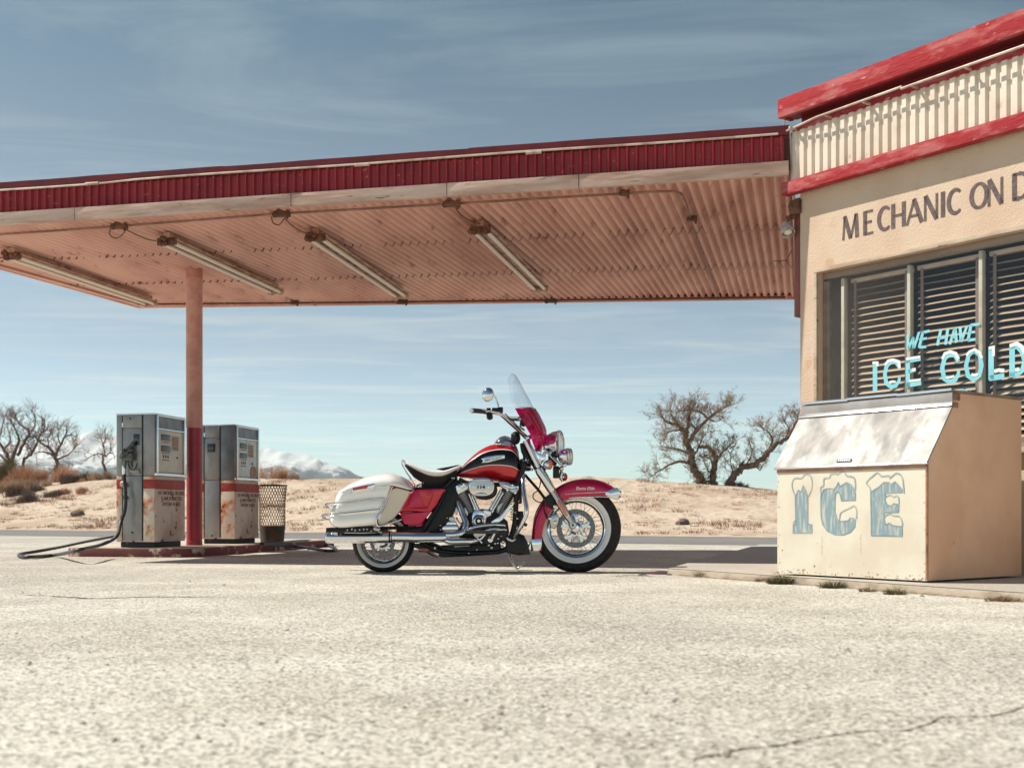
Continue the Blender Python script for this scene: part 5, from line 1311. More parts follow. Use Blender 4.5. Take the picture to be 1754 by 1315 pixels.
for (x, zt, zb3, h) in ((494,560,570,.10),(515,572,596,.125),(545,588,632,.14),(580,606,655,.145),(620,622,668,.145),(660,630,672,.14),(700,628,668,.13),(740,612,655,.11),(775,592,640,.09)):
    c0 = Q(x, zb3); c1 = Q(x, zt); rows.append([Vector((c1.x, -h, c1.z)), Vector((c0.x, -h*.85, c0.z)), Vector((c0.x, h*.85, c0.z)), Vector((c1.x, h, c1.z))])
b = MB(); b.grid(rows, closed_v=True, cap=True); add(b, 'seat_base', M_seatb, seat, smooth=50)
for y0 in (-.165, .165):
    brtube([Q(492,548,y0), Q(478,537,y0), Q(474,552,y0), Q(482,575,y0), Q(500,605,y0), Q(525,640,y0), Q(545,672,y0*.85)], .0055, 'seat_rail', M_chr, seat)
b = MB(); b.tube([Q(545,690,-.10), Q(560,672,-.10), Q(590,660,-.10)], .008, 8); b.tube([Q(575,690,-.12), Q(575,660,-.12)], .014, 10); b.tube([Q(620,690,-.11), Q(640,655,-.11)], .010, 8); b.ball(Q(540,676,-.13), .010, 8, 6); b.tube([Q(700,700,-.10), Q(740,650,-.10), Q(760,630,-.10)], .010, 8); add(b, 'seat_bracket', M_chr2, seat)

# ---------------------------------------------------------------- side cover, rear fender
def sc_y(x, z): return -.200-.012*sin(max(0, min(1, (x-870)/460))*pi)
mainp = [(872,598),(905,530),(945,440),(985,378),(1015,358),(1060,350),(1200,345),(1325,340),(1335,352),(1305,385),(1240,505),(1185,570),(1120,575),(900,560)]
b = MB(); slab(b, mainp, sc_y, .05, Q2, bev=.006); scv = add(b, 'side_cover', M_redshade, smooth=35)
b = MB(); slab(b, [(1060,352),(1200,350),(1215,365),(1150,520),(1125,530),(1085,440),(1062,395)], -.2145, .02, Q2, bev=.004); add(b, 'cover_facet', M_paint, scv, smooth=35)  # facets and ridge in the unshaded red copy, brightness set by colour
b = MB(); slab(b, [(1200,352),(1325,345),(1300,385),(1190,560),(1140,565),(1155,520),(1215,395)], -.2165, .02, Q2, bev=.004); add(b, 'cover_facet', M_paint, scv, smooth=35)
b = MB(); slab(b, [(872,598),(1190,568),(1180,582),(1092,688),(1060,705),(915,706),(893,664),(882,640)], -.206, .05, Q2, bev=.006); add(b, 'lower_cover', M_redshade, scv, smooth=35)
b = MB(); b.tube([Q2(870,560,-.222), Q2(1000,545,-.222), Q2(1150,540,-.222)], .007, 8); add(b, 'cover_ridge', M_paint, scv)
b = MB(); slab(b, [(872,598),(905,530),(945,440),(985,378),(1015,358),(1060,350),(1200,345),(1325,340),(1335,352),(1305,385),(1240,505),(1185,570),(1092,688),(1060,705),(915,706)], .14, .05, Q2, bev=.006); add(b, 'side_cover', M_redshade, smooth=35)
# rear fender arc over the wheel
b = MB(); rows = []; rows2 = []
for i in range(33):
    a = radians(168-158*i/32); r0 = .335; r1 = .20
    for rws, rr, ys in ((rows, r0, 1.), (rows2, r0-.008, .95)):
        row = []
        for (f, yy) in ((0,-1),(.5,-1.02),(.8,-.93),(.93,-.7),(1,0),(.93,.7),(.8,.93),(.5,1.02),(0,1)):
            r_ = r1+(rr-r1)*f; row.append(RC+Vector((r_*1.15*cos(a), yy*.105*ys, r_*sin(a)*1.35+.02)))
        rws.append(row)
b.grid(rows); b.grid(rows2); add(b, 'rear_fender', M_redshade, smooth=50)
# frame and dark mass behind the engine
b = MB(); fp = [(600,660),(700,668),(775,640),(800,660),(790,760),(740,860),(700,945),(440,945),(455,905),(500,900),(590,895),(640,820),(560,700)]
b.prism([(Q(x,z).x, Q(x,z).z) for x, z in fp], -.12, .12, 'y', bev=.012); fr = add(b, 'frame', M_frame, smooth=35)
for pts, r in (([(520,700),(640,690),(700,690),(760,640)], .016), ([(715,695),(690,760),(640,850),(600,920),(560,960)], .016), ([(790,640),(830,660),(900,668),(1110,668)], .016), ([(560,960),(700,1030),(1000,1035),(1060,990)], .018), ([(1060,985),(1090,880),(1100,720),(1130,600),(1145,560)], .022), ([(150,905),(300,905),(440,905),(560,900)], .012)):
    for y0 in (-.13, .13): brtube([Q(x, z, 0)+Vector((0, y0, 0)) for x, z in pts], r, 'frame_tube', M_frame, fr, 4, 12)
brtube([Q3(1045,215,-.08), Q3(1130,310,-.10), Q3(1200,390,-.12), Q3(1268,480,-.13)], .012, 'fork_brace', M_frame, fr, 3, 12)
b = MB(); b.prism([(Q(x,z).x, Q(x,z).z) for x, z in [(690,1000),(1010,985),(1020,1030),(980,1050),(700,1064),(670,1052)]], -.12, .12, 'y', bev=.01); add(b, 'transmission_pan', M_eng, fr, smooth=35)
b = MB(); b.prism([(Q(x,z).x, Q(x,z).z) for x, z in [(540,992),(640,985),(700,1010),(690,1040),(672,1068),(640,1055),(600,1030),(545,1010)]], -.11, .11, 'y', bev=.008); add(b, 'swingarm', M_eng, fr, smooth=35)
b = MB(); b.prism([(Q(x,z).x, Q(x,z).z) for x, z in [(1035,955),(1100,930),(1140,945),(1160,985),(1176,1046),(1110,1052),(1045,1040)]], -.15, .15, 'y', bev=.02); add(b, 'oil_box', M_eng, fr, smooth=40)
b = MB(); b.box(Q(1112,700,0), (.05,.24,.22), bev=.01)
for i in range(7): b.box(Q(1085,780+14*i,-.08), (.06,.10,.008), Matrix.Rotation(radians(20),3,'Y'))
b.box(Q(1120,860,0), (.05,.22,.14), bev=.01); add(b, 'oil_cooler', M_eng, fr, smooth=30)

# ---------------------------------------------------------------- engine
b = MB(); cp = [(440,640),(560,600),(700,610),(850,740),(870,860),(840,960),(660,1010),(420,990),(290,900),(350,720)]
b.prism([(Q3(x,z).x, Q3(x,z).z) for x, z in cp], -.16, .16, 'y', bev=.02); eng = add(b, 'engine', M_eng, smooth=40)
def cyl(p0, p1, r, n, nm='cylinder', y0=-.06):
    a = Q3(*p0); c = Q3(*p1); a.y = c.y = y0; d = c-a; Lc = d.length; pr = [(r*.8, 0)]
    for i in range(n):
        h = Lc*i/n; pr += [(r*.8,h),(r,h+.001),(r,h+Lc/n*.42),(r*.8,h+Lc/n*.46)]
    pr.append((r*.8, Lc))
    b = MB(); b.lathe(pr, a, d, 28); c_ = add(b, nm, M_eng, eng, smooth=20)
    b = MB()
    for i in range(n):
        h = Lc*i/n; b.lathe([(r+.0002,h+.0008),(r+.0014,h+Lc/n*.22),(r+.0002,h+Lc/n*.42)], a, d, 28, cap=False)
    add(b, 'fin_edges', M_fin, eng, smooth=60)
cyl((352,415), (475,690), .072, 17); cyl((868,395), (705,680), .072, 17)
def rock(pts, nm='rocker_cover', y0=-.155, th=.15, m=M_chr):
    b = MB(); slab(b, pts, y0, th, Q3, bev=.010); return add(b, nm, m, eng, smooth=35)
rock([(262,345),(300,322),(345,306),(420,296),(445,325),(420,372),(345,415),(300,440),(272,400)])
rock([(300,335),(345,318),(405,310),(400,340),(330,375)], y0=-.172, th=.03)
rock([(740,300),(795,286),(860,300),(900,325),(975,342),(980,378),(935,445),(895,410),(830,385),(770,350)])
rock([(760,310),(850,318),(890,345),(880,375),(810,352)], y0=-.172, th=.03)
rock([(850,375),(975,360),(930,430),(900,420)], y0=-.168, th=.03, m=M_chr2)
b = MB()
for p in ((283,350),(300,420),(355,325),(965,355),(905,335),(940,420),(850,390)): b.lathe([(.008,0),(.007,.008)], Q3(p[0],p[1],-.165), (0,-1,0), 8)
add(b, 'rocker_bolt', M_chr, eng)
for a_, c_ in (((418,430),(492,610)),((455,455),(520,610)),((775,395),(655,610)),((800,415),(672,640))):
    b = MB(); b.tube([Q3(*a_,-.165), Q3(*c_,-.175)], .0105, 12); b.lathe([(.015,0),(.015,.02)], Q3(*c_,-.175), Q3(*a_,-.165)-Q3(*c_,-.175), 12); add(b, 'pushrod_tube', M_chr, eng)
b = MB(); slab(b, [(455,640),(490,600),(560,610),(600,620),(660,640),(670,680),(620,700),(600,760),(560,800),(480,800),(440,760),(445,690)], -.185, .06, Q3, bev=.012); add(b, 'gear_cover', M_chr, eng, smooth=35)
b = MB(); c_ = Q3(527,736,-.19); b.lathe([(.054,0),(.054,.012),(.048,.016),(.040,.012),(.038,.018),(.030,.020),(.026,.014),(.018,.016),(.012,.022),(.002,.022)], c_, (0,-1,0), 36); cc2 = add(b, 'cam_cover', M_chr, eng)
b = MB(); b.lathe([(.041,.0135),(.041,.0165),(.0385,.0165),(.0385,.0135)], c_, (0,-1,0), 36, cap=False); b.lathe([(.029,.0155),(.029,.0215),(.021,.0215),(.021,.0155)], c_, (0,-1,0), 36, cap=False); add(b, 'cam_ring', M_frame, eng)
b = MB(); slab(b, [(925,522),(932,535),(905,575),(850,640),(800,718),(752,758),(660,762),(672,735),(760,680),(835,600)], lambda x, z: -.20-.02*sin((x-660)/270*3), .035, Q3, bev=.010); add(b, 'intake_trumpet', M_chr, eng, smooth=40)
b = MB(); slab(b, [(575,620),(610,600),(665,625),(670,665),(640,690),(600,665)], -.195, .03, Q3, bev=.006); add(b, 'sensor_cover', M_chr, eng, smooth=35)
b = MB(); slab(b, [(730,560),(790,525),(800,545),(760,620),(745,660),(730,620)], -.13, .04, Q3, bev=.006); slab(b, [(880,660),(930,560),(990,490),(985,510),(940,600),(900,680)], -.14, .02, Q3, bev=.003); slab(b, [(360,590),(380,580),(410,650),(400,690),(370,640)], -.15, .03, Q3, bev=.004); slab(b, [(262,590),(280,570),(290,640),(270,670),(258,640)], -.12, .03, Q3, bev=.004); add(b, 'engine_bracket', M_chr2, eng, smooth=35)
# air cleaner
def oval(cx, cy, rx, ry, p=2.8, n=48):
    return [(cx+rx*math.copysign(abs(cos(t))**(2/p), cos(t)), cy+ry*math.copysign(abs(sin(t))**(2/p), sin(t))) for t in [2*pi*i/n for i in range(n)]]
b = MB(); slab(b, oval(595,385,140,112,2.3), -.235, .05, Q3, bev=.006)
for i in range(26):
    t = radians(-20+i*7.2); b.tube([Q3(595+138*cos(t), 385+110*sin(t), -.242), Q3(595+138*cos(t), 385+110*sin(t), -.19)], .0048, 6)
ac = add(b, 'air_cleaner', M_eng, smooth=35)
b = MB(); slab(b, oval(557,352,146,108,2.6), -.275, .06, Q3, bev=.014); add(b, 'cover', M_chr, ac, smooth=40)
b = MB(); slab(b, [(430,318),(686,318),(692,345),(690,372),(680,396),(436,396),(424,372),(422,345)], -.2785, .008, Q3, bev=.0015); add(b, 'cover_band', mat('brushed_aluminium_band', (.62,.63,.62), .35, metal=.7), ac, smooth=30)
b = MB(); slab(b, [(482,438),(500,424),(555,412),(610,424),(632,438),(600,442),(555,440),(510,442)], -.2785, .006, Q3, bev=.001); slab(b, oval(557,278,100,18,2.2,24), -.2775, .006, Q3, bev=.001); add(b, 'cover_emblem', M_frame if False else M_chr2, ac, smooth=30)
Mt = Matrix.Translation(Q3(549,371,-.2805)) @ Matrix(((1,0,0,0),(0,0,-1,0),(0,1,0,0),(0,0,0,1)))
font_mesh('114', .034, 'displacement_number', M_frame, ac, Mt, extr=.001, sx=1.35, bold=.0016)
b = MB()
for x_ in (468, 636): b.lathe([(.006,0),(.005,.003)], Q3(x_,356,-.2795), (0,-1,0), 6)
add(b, 'cover_bolt', M_chr, ac)
# transmission cover
b = MB(); slab(b, [(112,805),(140,782),(285,782),(305,812),(298,850),(130,856),(108,835)], -.20, .10, Q3, bev=.010); slab(b, [(150,784),(175,738),(268,736),(290,784)], -.18, .09, Q3, bev=.008); tr_ = add(b, 'gearbox_cover', M_chr, smooth=35)
b = MB(); slab(b, [(192,688),(250,684),(256,732),(190,735)], -.175, .06, Q3, bev=.005)
b.ball(Q3(172,702,-.17), .009, 8, 6); b.ball(Q3(278,706,-.17), .011, 8, 6); b.ball(Q3(95,785,-.18), .009, 8, 6); b.ball(Q3(97,833,-.18), .009, 8, 6); b.tube([Q3(265,700,-.17), Q3(300,745,-.17), Q3(345,785,-.17)], .007, 8); add(b, 'gearbox_fitting', M_chr2, tr_)
# exhaust
b = MB(); b.tube([Q3(292,520,-.14), Q3(312,575,-.16), Q3(345,660,-.18), Q3(378,745,-.21), Q3(378,815,-.235), Q3(335,865,-.25), Q3(265,888,-.26), Q3(120,893,-.265), Q3(-60,893,-.27)], [.022,.024,.025,.026,.026,.026,.025,.025,.026], 20, smooth_pts=6); ex = add(b, 'exhaust', M_chr, smooth=180)
b = MB(); b.tube([Q3(90,918,-.25), Q3(150,945,-.26), Q3(210,966,-.265), Q3(300,966,-.265), Q3(420,963,-.25), Q3(500,958,-.22), Q3(545,968,-.18)], [.022,.026,.028,.0285,.027,.023,.012], 20, smooth_pts=5); add(b, 'lower_header', M_chr, ex, smooth=180)
ym = -.285
b = MB(); b.tube([Q(66,957,ym), Q(98,958,ym), Q(408,957,ym)], [.046,.047,.0445], 32); b.tube([Q(60,955,ym), Q(67,956,ym)], [.040,.0462], 32)
mf = add(b, 'muffler', M_chr, ex, smooth=60)
b = MB(); b.tube([Q(59.5,955,ym), Q(63,955,ym)], [.037,.037], 28); add(b, 'muffler_outlet', M_frame, ex)
b = MB(); b.tube([Q(412,955,ym), Q(420,955,ym), Q(424,955,ym), Q(500,955,ym), Q(540,957,ym), Q(690,956,-.27), Q(712,955,-.265)], [.0445,.046,.041,.0415,.043,.040,.036], 32); add(b, 'heat_shield', M_chr, ex, smooth=60)
b = MB(); b.tube([Q(404,957,ym), Q(411,957,ym)], .0462, 28); b.tube([Q(416,957,ym), Q(421,957,ym)], .0468, 28); add(b, 'clamp_band', M_frame, ex)
b = MB(); b.tube([Q(60,957,.29), Q(408,957,.29), Q(700,957,.27)], [.047,.0445,.04], 24); add(b, 'muffler', M_chr, ex, smooth=60)
# engine guard
brtube([Q(1136,612,-.12), Q(1133,650,-.17), Q(1140,710,-.24), Q(1152,785,-.29), Q(1153,828,-.30), Q(1135,872,-.28), Q(1100,935,-.22), Q(1085,968,-.16)], .0175, 'engine_guard', M_chr, None, 6, 16)
brtube([Q(1136,612,.12), Q(1133,650,.17), Q(1140,710,.24), Q(1152,785,.29), Q(1153,828,.30), Q(1135,872,.28), Q(1100,935,.22), Q(1085,968,.16)], .0175, 'engine_guard', M_chr, None, 6, 16)
b = MB(); b.tube([Q3(1030,765,-.27), Q3(1065,785,-.28)], .014, 10); add(b, 'highway_peg', M_rub)
# lever, floorboard and linkages
brtube([Q3(385,855,-.27), Q3(450,818,-.28), Q3(560,792,-.29), Q3(700,778,-.29), Q3(822,782,-.28)], [.010,.015,.016,.013,.009], 'brake_pedal', M_chr, None, 5, 12)
b = MB(); slab(b, [(460,860),(520,835),(600,842),(620,870),(560,905),(500,930),(470,905)], -.27, .05, Q3, bev=.006); slab(b, [(500,880),(640,820),(700,812),(780,820),(700,845),(600,880)], -.28, .03, Q3, bev=.005); pg = add(b, 'footboard_bracket', M_chr2, smooth=35)
b = MB(); b.tube([Q3(705,848,-.26), Q3(690,890,-.26), Q3(657,948,-.26)], [.016,.018,.024], 14); b.lathe([(.022,0),(.020,.01),(.01,.014)], Q3(657,948,-.27), (0,-1,0), 18); b.tube([Q3(500,960,-.24), Q3(560,930,-.25), Q3(600,870,-.25)], .012, 10, smooth_pts=3); b.tube([Q3(600,900,-.24), Q3(630,850,-.25), Q3(820,830,-.25)], .008, 10, smooth_pts=3); b.tube([Q3(470,850,-.26), Q3(490,905,-.26), Q3(560,985,-.24)], .008, 8, smooth_pts=3); add(b, 'linkage', M_chr)
b = MB(); b.box(Q3(560,860,-.33), (.26,.085,.022), bev=.006); add(b, 'floorboard', M_rub, smooth=30)
for y0 in (.33,):
    b = MB(); b.box(Q3(560,860,y0), (.30,.10,.022), bev=.006); add(b, 'floorboard', M_rub, smooth=30)
b = MB()
for p, r in (((640,1010),.012),((672,1037),.014),((790,1027),.015),((800,970),.017),((745,935),.011),((740,985),.010),((830,835),.013),((820,790),.010),((710,990),.012),((850,930),.015),((35,1043),.012),((780,905),.008),((960,708),.010),((938,640),.008),((505,1060),.008),((415,1098),.007)):
    b.ball(Q3(p[0],p[1],-.17), r, 10, 7)
add(b, 'chrome_bolt', M_chr)
b = MB(); slab(b, [(835,940),(880,930),(900,945),(930,940),(950,925),(945,950),(905,975),(860,960)], -.19, .03, Q3, bev=.004); slab(b, [(240,1022),(420,1010),(425,1018),(260,1030)], -.15, .02, Q3, bev=.002); slab(b, [(0,1085),(60,1095),(100,1120),(60,1125)], -.12, .02, Q3, bev=.003); add(b, 'chrome_fitting', M_chr2, smooth=35)
# side stand
brtube([Q3(875,1090,.10), Q3(885,1150,.12), Q3(915,1220,.16), Q3(955,1275,.19)], .0085, 'side_stand', M_chr2, None, 4, 10)
brtube([Q3(955,1275,.19), Q3(990,1250,.19), Q3(1045,1190,.16)], .008, 'side_stand_foot', M_chr2, None, 2, 10)
b = MB(); b.tube([Q3(1100,990,-.03), Q3(1085,1030,-.03)], .006, 8); b.tube([Q3(1095,985,-.05), Q3(1140,975,-.05)], .008, 8); add(b, 'drain_fitting', M_chr)

# ---------------------------------------------------------------- saddlebags
def resample(pts, n):
    P = [Vector((p[0], p[1])) for p in pts]; L_ = [0]
    for a, c in zip(P, P[1:]): L_.append(L_[-1]+(c-a).length)
    out = []
    for i in range(n):
        t = L_[-1]*i/(n-1); k = 0
        while k < len(P)-2 and L_[k+1] < t: k += 1
        out.append(P[k].lerp(P[k+1], (t-L_[k])/max(1e-9, L_[k+1]-L_[k])))
    return out
def pillow(b, A, B, nu, nv, yf, yb, side):
    """surface between curves A (t=0) and B (t=1), sampled nu along, nv across; skirt to y=yb; mirrored for side>0"""
    A = resample(sp2(A, 6), nu); B = resample(sp2(B, 6), nu); rows = []
    for j in range(nv):
        t = j/(nv-1); r = []
        for i in range(nu):
            p = A[i].lerp(B[i], t); y = yf(i/(nu-1), t); q = Q2(p.x, p.y, -.42); r.append(Vector((q.x, side*-1*y, q.z)))
        rows.append(r)
    V = b.grid(rows)
    ring = [V[0][i] for i in range(nu)]+[V[j][nu-1] for j in range(1, nv)]+[V[nv-1][i] for i in range(nu-2, -1, -1)]+[V[j][0] for j in range(nv-2, 0, -1)]
    W_ = [b.bm.verts.new((v.co.x*1.0, side*-1*yb, v.co.z)) for v in ring]; n = len(ring)
    for i in range(n): b.bm.faces.new((ring[i], ring[(i+1) % n], W_[(i+1) % n], W_[i]))
    b.bm.faces.new(W_)
def bag(side):
    s = side    # +1 near (camera side), -1 far
    def Y(y): return y if s > 0 else -y
    # y values given as negative (near)
    def yfb(u, t):
        e = max(0, 1-u/.16); f = max(0, 1-(1-u)/.05)
        fr = (t*3) % 1 if t < .999 else 1
        bulge = .016*sin(pi*fr)**.55
        low = max(0, (t-.80)/.20)
        return .425+bulge-.085*e**2.2-.02*f**2-.05*low**2.2
    b = MB()
    pillow(b, [(212,372),(350,345),(520,320),(770,305)], [(118,668),(170,720),(250,748),(420,735),(560,722),(650,712)], 46, 34, yfb, .235, s)
    # bring the left and right outline to shape: top edge A, bottom edge B are joined by straight rulings
    bg_ = add(b, 'saddlebag', M_wpaint, smooth=38)
    def yfl(u, t):
        e = max(0, 1-u/.16); f = max(0, 1-(1-u)/.3)
        return .448-.135*t**2.6-.07*e**2.2-.10*f**1.8
    b = MB(); pillow(b, [(210,386),(350,352),(560,322),(760,303),(880,328),(990,352)], [(226,360),(330,290),(480,222),(620,186),(760,176),(880,226),(988,338)], 50, 16, yfl, .215, s)
    add(b, 'bag_lid', M_wpaint, bg_, smooth=50)
    # front panel, cut away towards the wheel
    b = MB(); pp_ = [(800,340),(835,330),(972,368),(935,440),(868,560),(800,640),(705,702),(668,712),(645,690),(642,640),(690,560),(735,455),(765,375)]
    slab(b, pp_, lambda x, z: Y(-.432+.14*(x-640)/340), Y(.10) if s > 0 else -.10, Q2, bev=.0); add(b, 'front_panel', M_wshade, bg_, smooth=30)
    b = MB(); lo = [(975,362),(900,340),(838,326),(800,334),(765,375),(735,455),(690,560),(642,640),(640,690),(660,716),(700,708)]
    b.tube([Q2(x, z, Y(-.436+.14*(x-640)/340)) for x, z in lo], .0052, 8, smooth_pts=4); add(b, 'panel_piping', M_frame, bg_)
    for a_ in ([(735,300),(790,318),(765,372),(730,452),(685,556),(632,640),(626,690),(648,722),(690,715),(780,688),(880,655)],):
        b = MB(); b.tube([Q2(x, z, Y(-.452+.16*max(0, (x-640))/340)) for x, z in a_[1:]], .0075, 10, smooth_pts=4); add(b, 'bag_guard', M_chr, bg_)
    for k_, A_ in enumerate(([(122,522),(112,508),(135,490),(230,484),(340,480),(430,466),(540,450),(640,442),(722,438)], [(90,632),(76,615),(105,603),(200,597),(300,590),(430,577),(560,562),(668,552)])):
        q_, _ = spline([Q2(x, z, Y(-.44)) for x, z in A_], 1, 4)
        for p in q_:
            u = min(1, max(.02, (p.x-Q2(100,508,Y(-.44)).x)/(Q2(720,438,Y(-.44)).x-Q2(100,508,Y(-.44)).x))); p.y = Y(-.447+.08*max(0, 1-u/.16)**2)
        b = MB(); b.tube(q_, .0072, 10, flat=.8); add(b, 'bumper_rail', M_chr, bg_)
        b = MB(); p_ = q_[0]; b.tube([p_, p_+Vector((.02, .03*s, -.012)), Q2(A_[0][0]+75, A_[0][1]+22, Y(-.33))], .0065, 8, smooth_pts=3); add(b, 'rail_end', M_chr2, bg_)
    b = MB(); slab(b, [(188,508),(222,500),(200,572),(160,580)], Y(-.43), Y(.01), Q2, bev=.001); slab(b, [(705,462),(722,458),(690,535),(655,545)], Y(-.45), Y(.01), Q2, bev=.001); add(b, 'rail_bracket', M_chr2, bg_, smooth=30)
    b = MB(); slab(b, [(368,330),(600,285),(616,292),(606,330),(585,356),(398,402),(380,392)], Y(-.452), Y(.02), Q2, bev=.004); lt = add(b, 'latch', M_chr, bg_, smooth=35)
    b = MB(); slab(b, [(382,334),(520,305),(545,305),(530,335),(385,360)], Y(-.4565), Y(.01), Q2, bev=.002); add(b, 'latch_reflector', M_redl, bg_, smooth=35)
    return bg_
bag(1); bag(-1)
# bag supports and rear lamp under the bags
b = MB(); b.box(Q2(440,755,-.33), (.34,.13,.05), bev=.01); b.box(Q2(420,765,-.02), (.42,.5,.05), bev=.01); b.tube([Q2(230,755,-.36), Q2(300,785,-.36), Q2(680,775,-.34)], .010, 8); add(b, 'bag_support', M_frame, smooth=35)
b = MB()
for i in range(9): b.ball(Q2(330+40*i+random.uniform(-8,8), 762+random.uniform(-10,10), -.392), random.uniform(.006,.011), 8, 6)
b.tube([Q2(300,786,-.385), Q2(500,790,-.385), Q2(680,780,-.36)], .006, 8); b.tube([Q2(600,740,-.385), Q2(660,760,-.38)], .02, 10); add(b, 'bag_mount', M_chr2)
b = MB(); b.box(Q2(262,752,-.30), (.03,.10,.055), bev=.008); add(b, 'rear_reflector', M_redl, smooth=30)
b = MB(); slab(b, [(0,0),(1,0),(1,1)], 0, .01, lambda x, z, y: Q2(1180+40*x, 980+30*z, -.1+y)); b.bm.clear(); b.tube([Q2(1060,960,-.12), Q2(1160,965,-.12)], .022, 12); b.tube([Q2(1170,980,-.10), Q2(1265,1040,-.10)], .014, 10); add(b, 'swingarm_pivot', mat('copper_brown_metal', (.30,.16,.11), .4, metal=.8))
# ================================================================== TREES AND SHRUBS
def rv(s=1.): return Vector((random.uniform(-1,1), random.uniform(-1,1), random.uniform(-1,1)))*s
def twiggy(bm_t, p, d, L_, r, depth, leaves=None, up=.25, thick=1.0):
    """recursive twig: p start, d direction"""
    n = 3; pts = [p]; q = p.copy(); dd = d.copy()
    for i in range(n):
        dd = (dd+rv(.28)+Vector((0,0,up*.25))).normalized(); q = q+dd*L_/n; pts.append(q.copy())
    bm_t.tube(pts, [r*(1-.55*i/n) for i in range(n+1)], 3, cap=False)
    if depth > 0:
        for k in range(random.choice((2,3,3,4))):
            t = random.uniform(.25, 1); i = min(n-1, int(t*n)); s = pts[i].lerp(pts[i+1], t*n-i)
            nd = (dd+rv(.95)+Vector((0,0,up))).normalized()
            twiggy(bm_t, s, nd, L_*random.uniform(.45,.75), r*.6, depth-1, leaves, up)
    elif leaves is not None and random.random() < .9:
        for k in range(5): leaves.append((pts[random.randint(1, n)]+rv(.05), random.uniform(.012,.026)))
def bare_tree(name, label, conv, limbs, Mb, Mt, tw=(.35,.012,2), dens=1., base=None, leafm=None, group=None):
    """limbs: list of (pts2d, r0, r1, twig weight)"""
    o0 = base
    t = empty(name, o0, 0, label, 'tree', group)
    b = MB(); bt = MB(); lv = []
    for (pts, r0, r1, wgt) in limbs:
        ph = random.uniform(-.4,.4); P_ = [conv(*p) for p in pts]; n = len(P_)
        P_ = [Vector((p.x, p.y+ph*i*.35+random.uniform(-.05,.05), p.z)) for i, p in enumerate(P_)]
        R_ = [r0+(r1-r0)*i/(n-1) for i in range(n)]
        S_, R2 = spline(P_, R_, 5)
        R2 = [r*(1+.22*noise.noise(Vector((i*.8, r0*50, 2)))) for i, r in enumerate(R2)]
        S_ = [s+rv(.5*r) for s, r in zip(S_, R2)]
        b.tube([s-o0 for s in S_], R2, 9)
        Ltot = sum((c-a).length for a, c in zip(S_, S_[1:])); cnt = int(Ltot*wgt*dens)
        for k in range(cnt):
            i = int(len(S_)*(random.random()**.75)) ; i = min(max(i, 2), len(S_)-2)
            dl = (S_[i+1]-S_[i]).normalized(); d = (rv(1)+dl*.5+Vector((0,0,.35))).normalized()
            twiggy(bt, S_[i]-o0, d, tw[0]*random.uniform(.5,1.25), tw[1]*random.uniform(.7,1.2), tw[2], lv)
    b.build('trunk', Mb, t, smooth=60)
    bt.build('crown', Mt, t, smooth=0, recalc=False)
    if leafm:
        b = MB()
        for p, r in lv:
            a = rv(1).normalized(); c = a.orthogonal().normalized(); e_ = a.cross(c)
            b.face([p-c*r, p+e_*r*.6, p+c*r, p-e_*r*.6])
        b.build('foliage', leafm, t, smooth=0, recalc=False)
    return t
M_bark = mat('desert_bark', (.13,.085,.065), .9, col2=(.23,.16,.12), nscale=7, bump=.02, bscale=14, stretch=(1,1,.4))
M_twig = mat('dry_twigs', (.34,.24,.17), .9, col2=(.22,.15,.11), nscale=1.5)
M_twig2 = mat('pinkish_twigs', (.30,.20,.165), .9, col2=(.20,.12,.10), nscale=1.5)
M_leaf = mat('sparse_brown_leaves', (.34,.25,.15), .9, col2=(.20,.15,.085), nscale=2)
# right tree
g0 = on_berm(1222, 15.); YD = g0.y
def cD(cx, cy): return P3(1060+cx/3.868, 660+cy/3.868, YD)
def lift(limbs, k): return limbs
limD = [([(575,690),(555,645),(520,590),(490,520),(480,440),(455,380),(430,300),(400,260),(330,240),(285,200)],.17,.03,9),
 ([(455,385),(520,290),(590,220),(640,180),(695,150)],.09,.02,13),([(445,340),(462,250),(470,180),(505,125)],.07,.02,13),
 ([(400,262),(352,210),(340,150)],.05,.015,14),([(482,520),(420,505),(350,520),(280,560),(215,605)],.06,.015,11),
 ([(470,450),(400,425),(330,410),(280,400)],.045,.012,14),([(590,220),(540,170),(450,160),(400,165)],.04,.012,14),([(480,480),(520,430),(560,350),(600,300)],.04,.012,10),
 ([(520,300),(480,260),(440,220)],.04,.012,14),([(430,300),(360,300),(300,330)],.04,.012,14),([(590,225),(640,240),(670,230)],.03,.01,12),
 ([(650,690),(632,640),(630,560),(650,490),(640,440),(600,400),(560,405)],.14,.05,6),([(650,480),(700,430),(760,375)],.04,.012,13),([(632,600),(590,560),(560,500)],.04,.01,10),([(640,560),(610,500),(560,470)],.03,.01,10),
 ([(715,700),(735,660),(760,600),(800,560),(840,530),(920,510),(960,470),(1000,420),(1060,380),(1110,340),(1150,270),(1180,220)],.15,.04,7),
 ([(800,560),(830,500)],.06,.03,6),([(1000,420),(1010,360),(980,310),(930,290)],.05,.015,15),([(1110,340),(1120,280),(1090,240)],.04,.012,14),([(840,530),(880,450),(870,400)],.03,.01,11),([(760,600),(740,520),(730,440)],.03,.008,9),([(600,650),(560,620),(500,640)],.05,.02,12),([(900,515),(940,560),(960,530)],.025,.01,9)]
bare_tree('desert_tree', 'gnarled leaning desert tree with sparse brown crown on the berm beside the ice box', cD, limD, M_bark, M_twig, tw=(.42,.011,2), dens=1.55, base=g0-Vector((0,0,.1)), leafm=M_leaf)
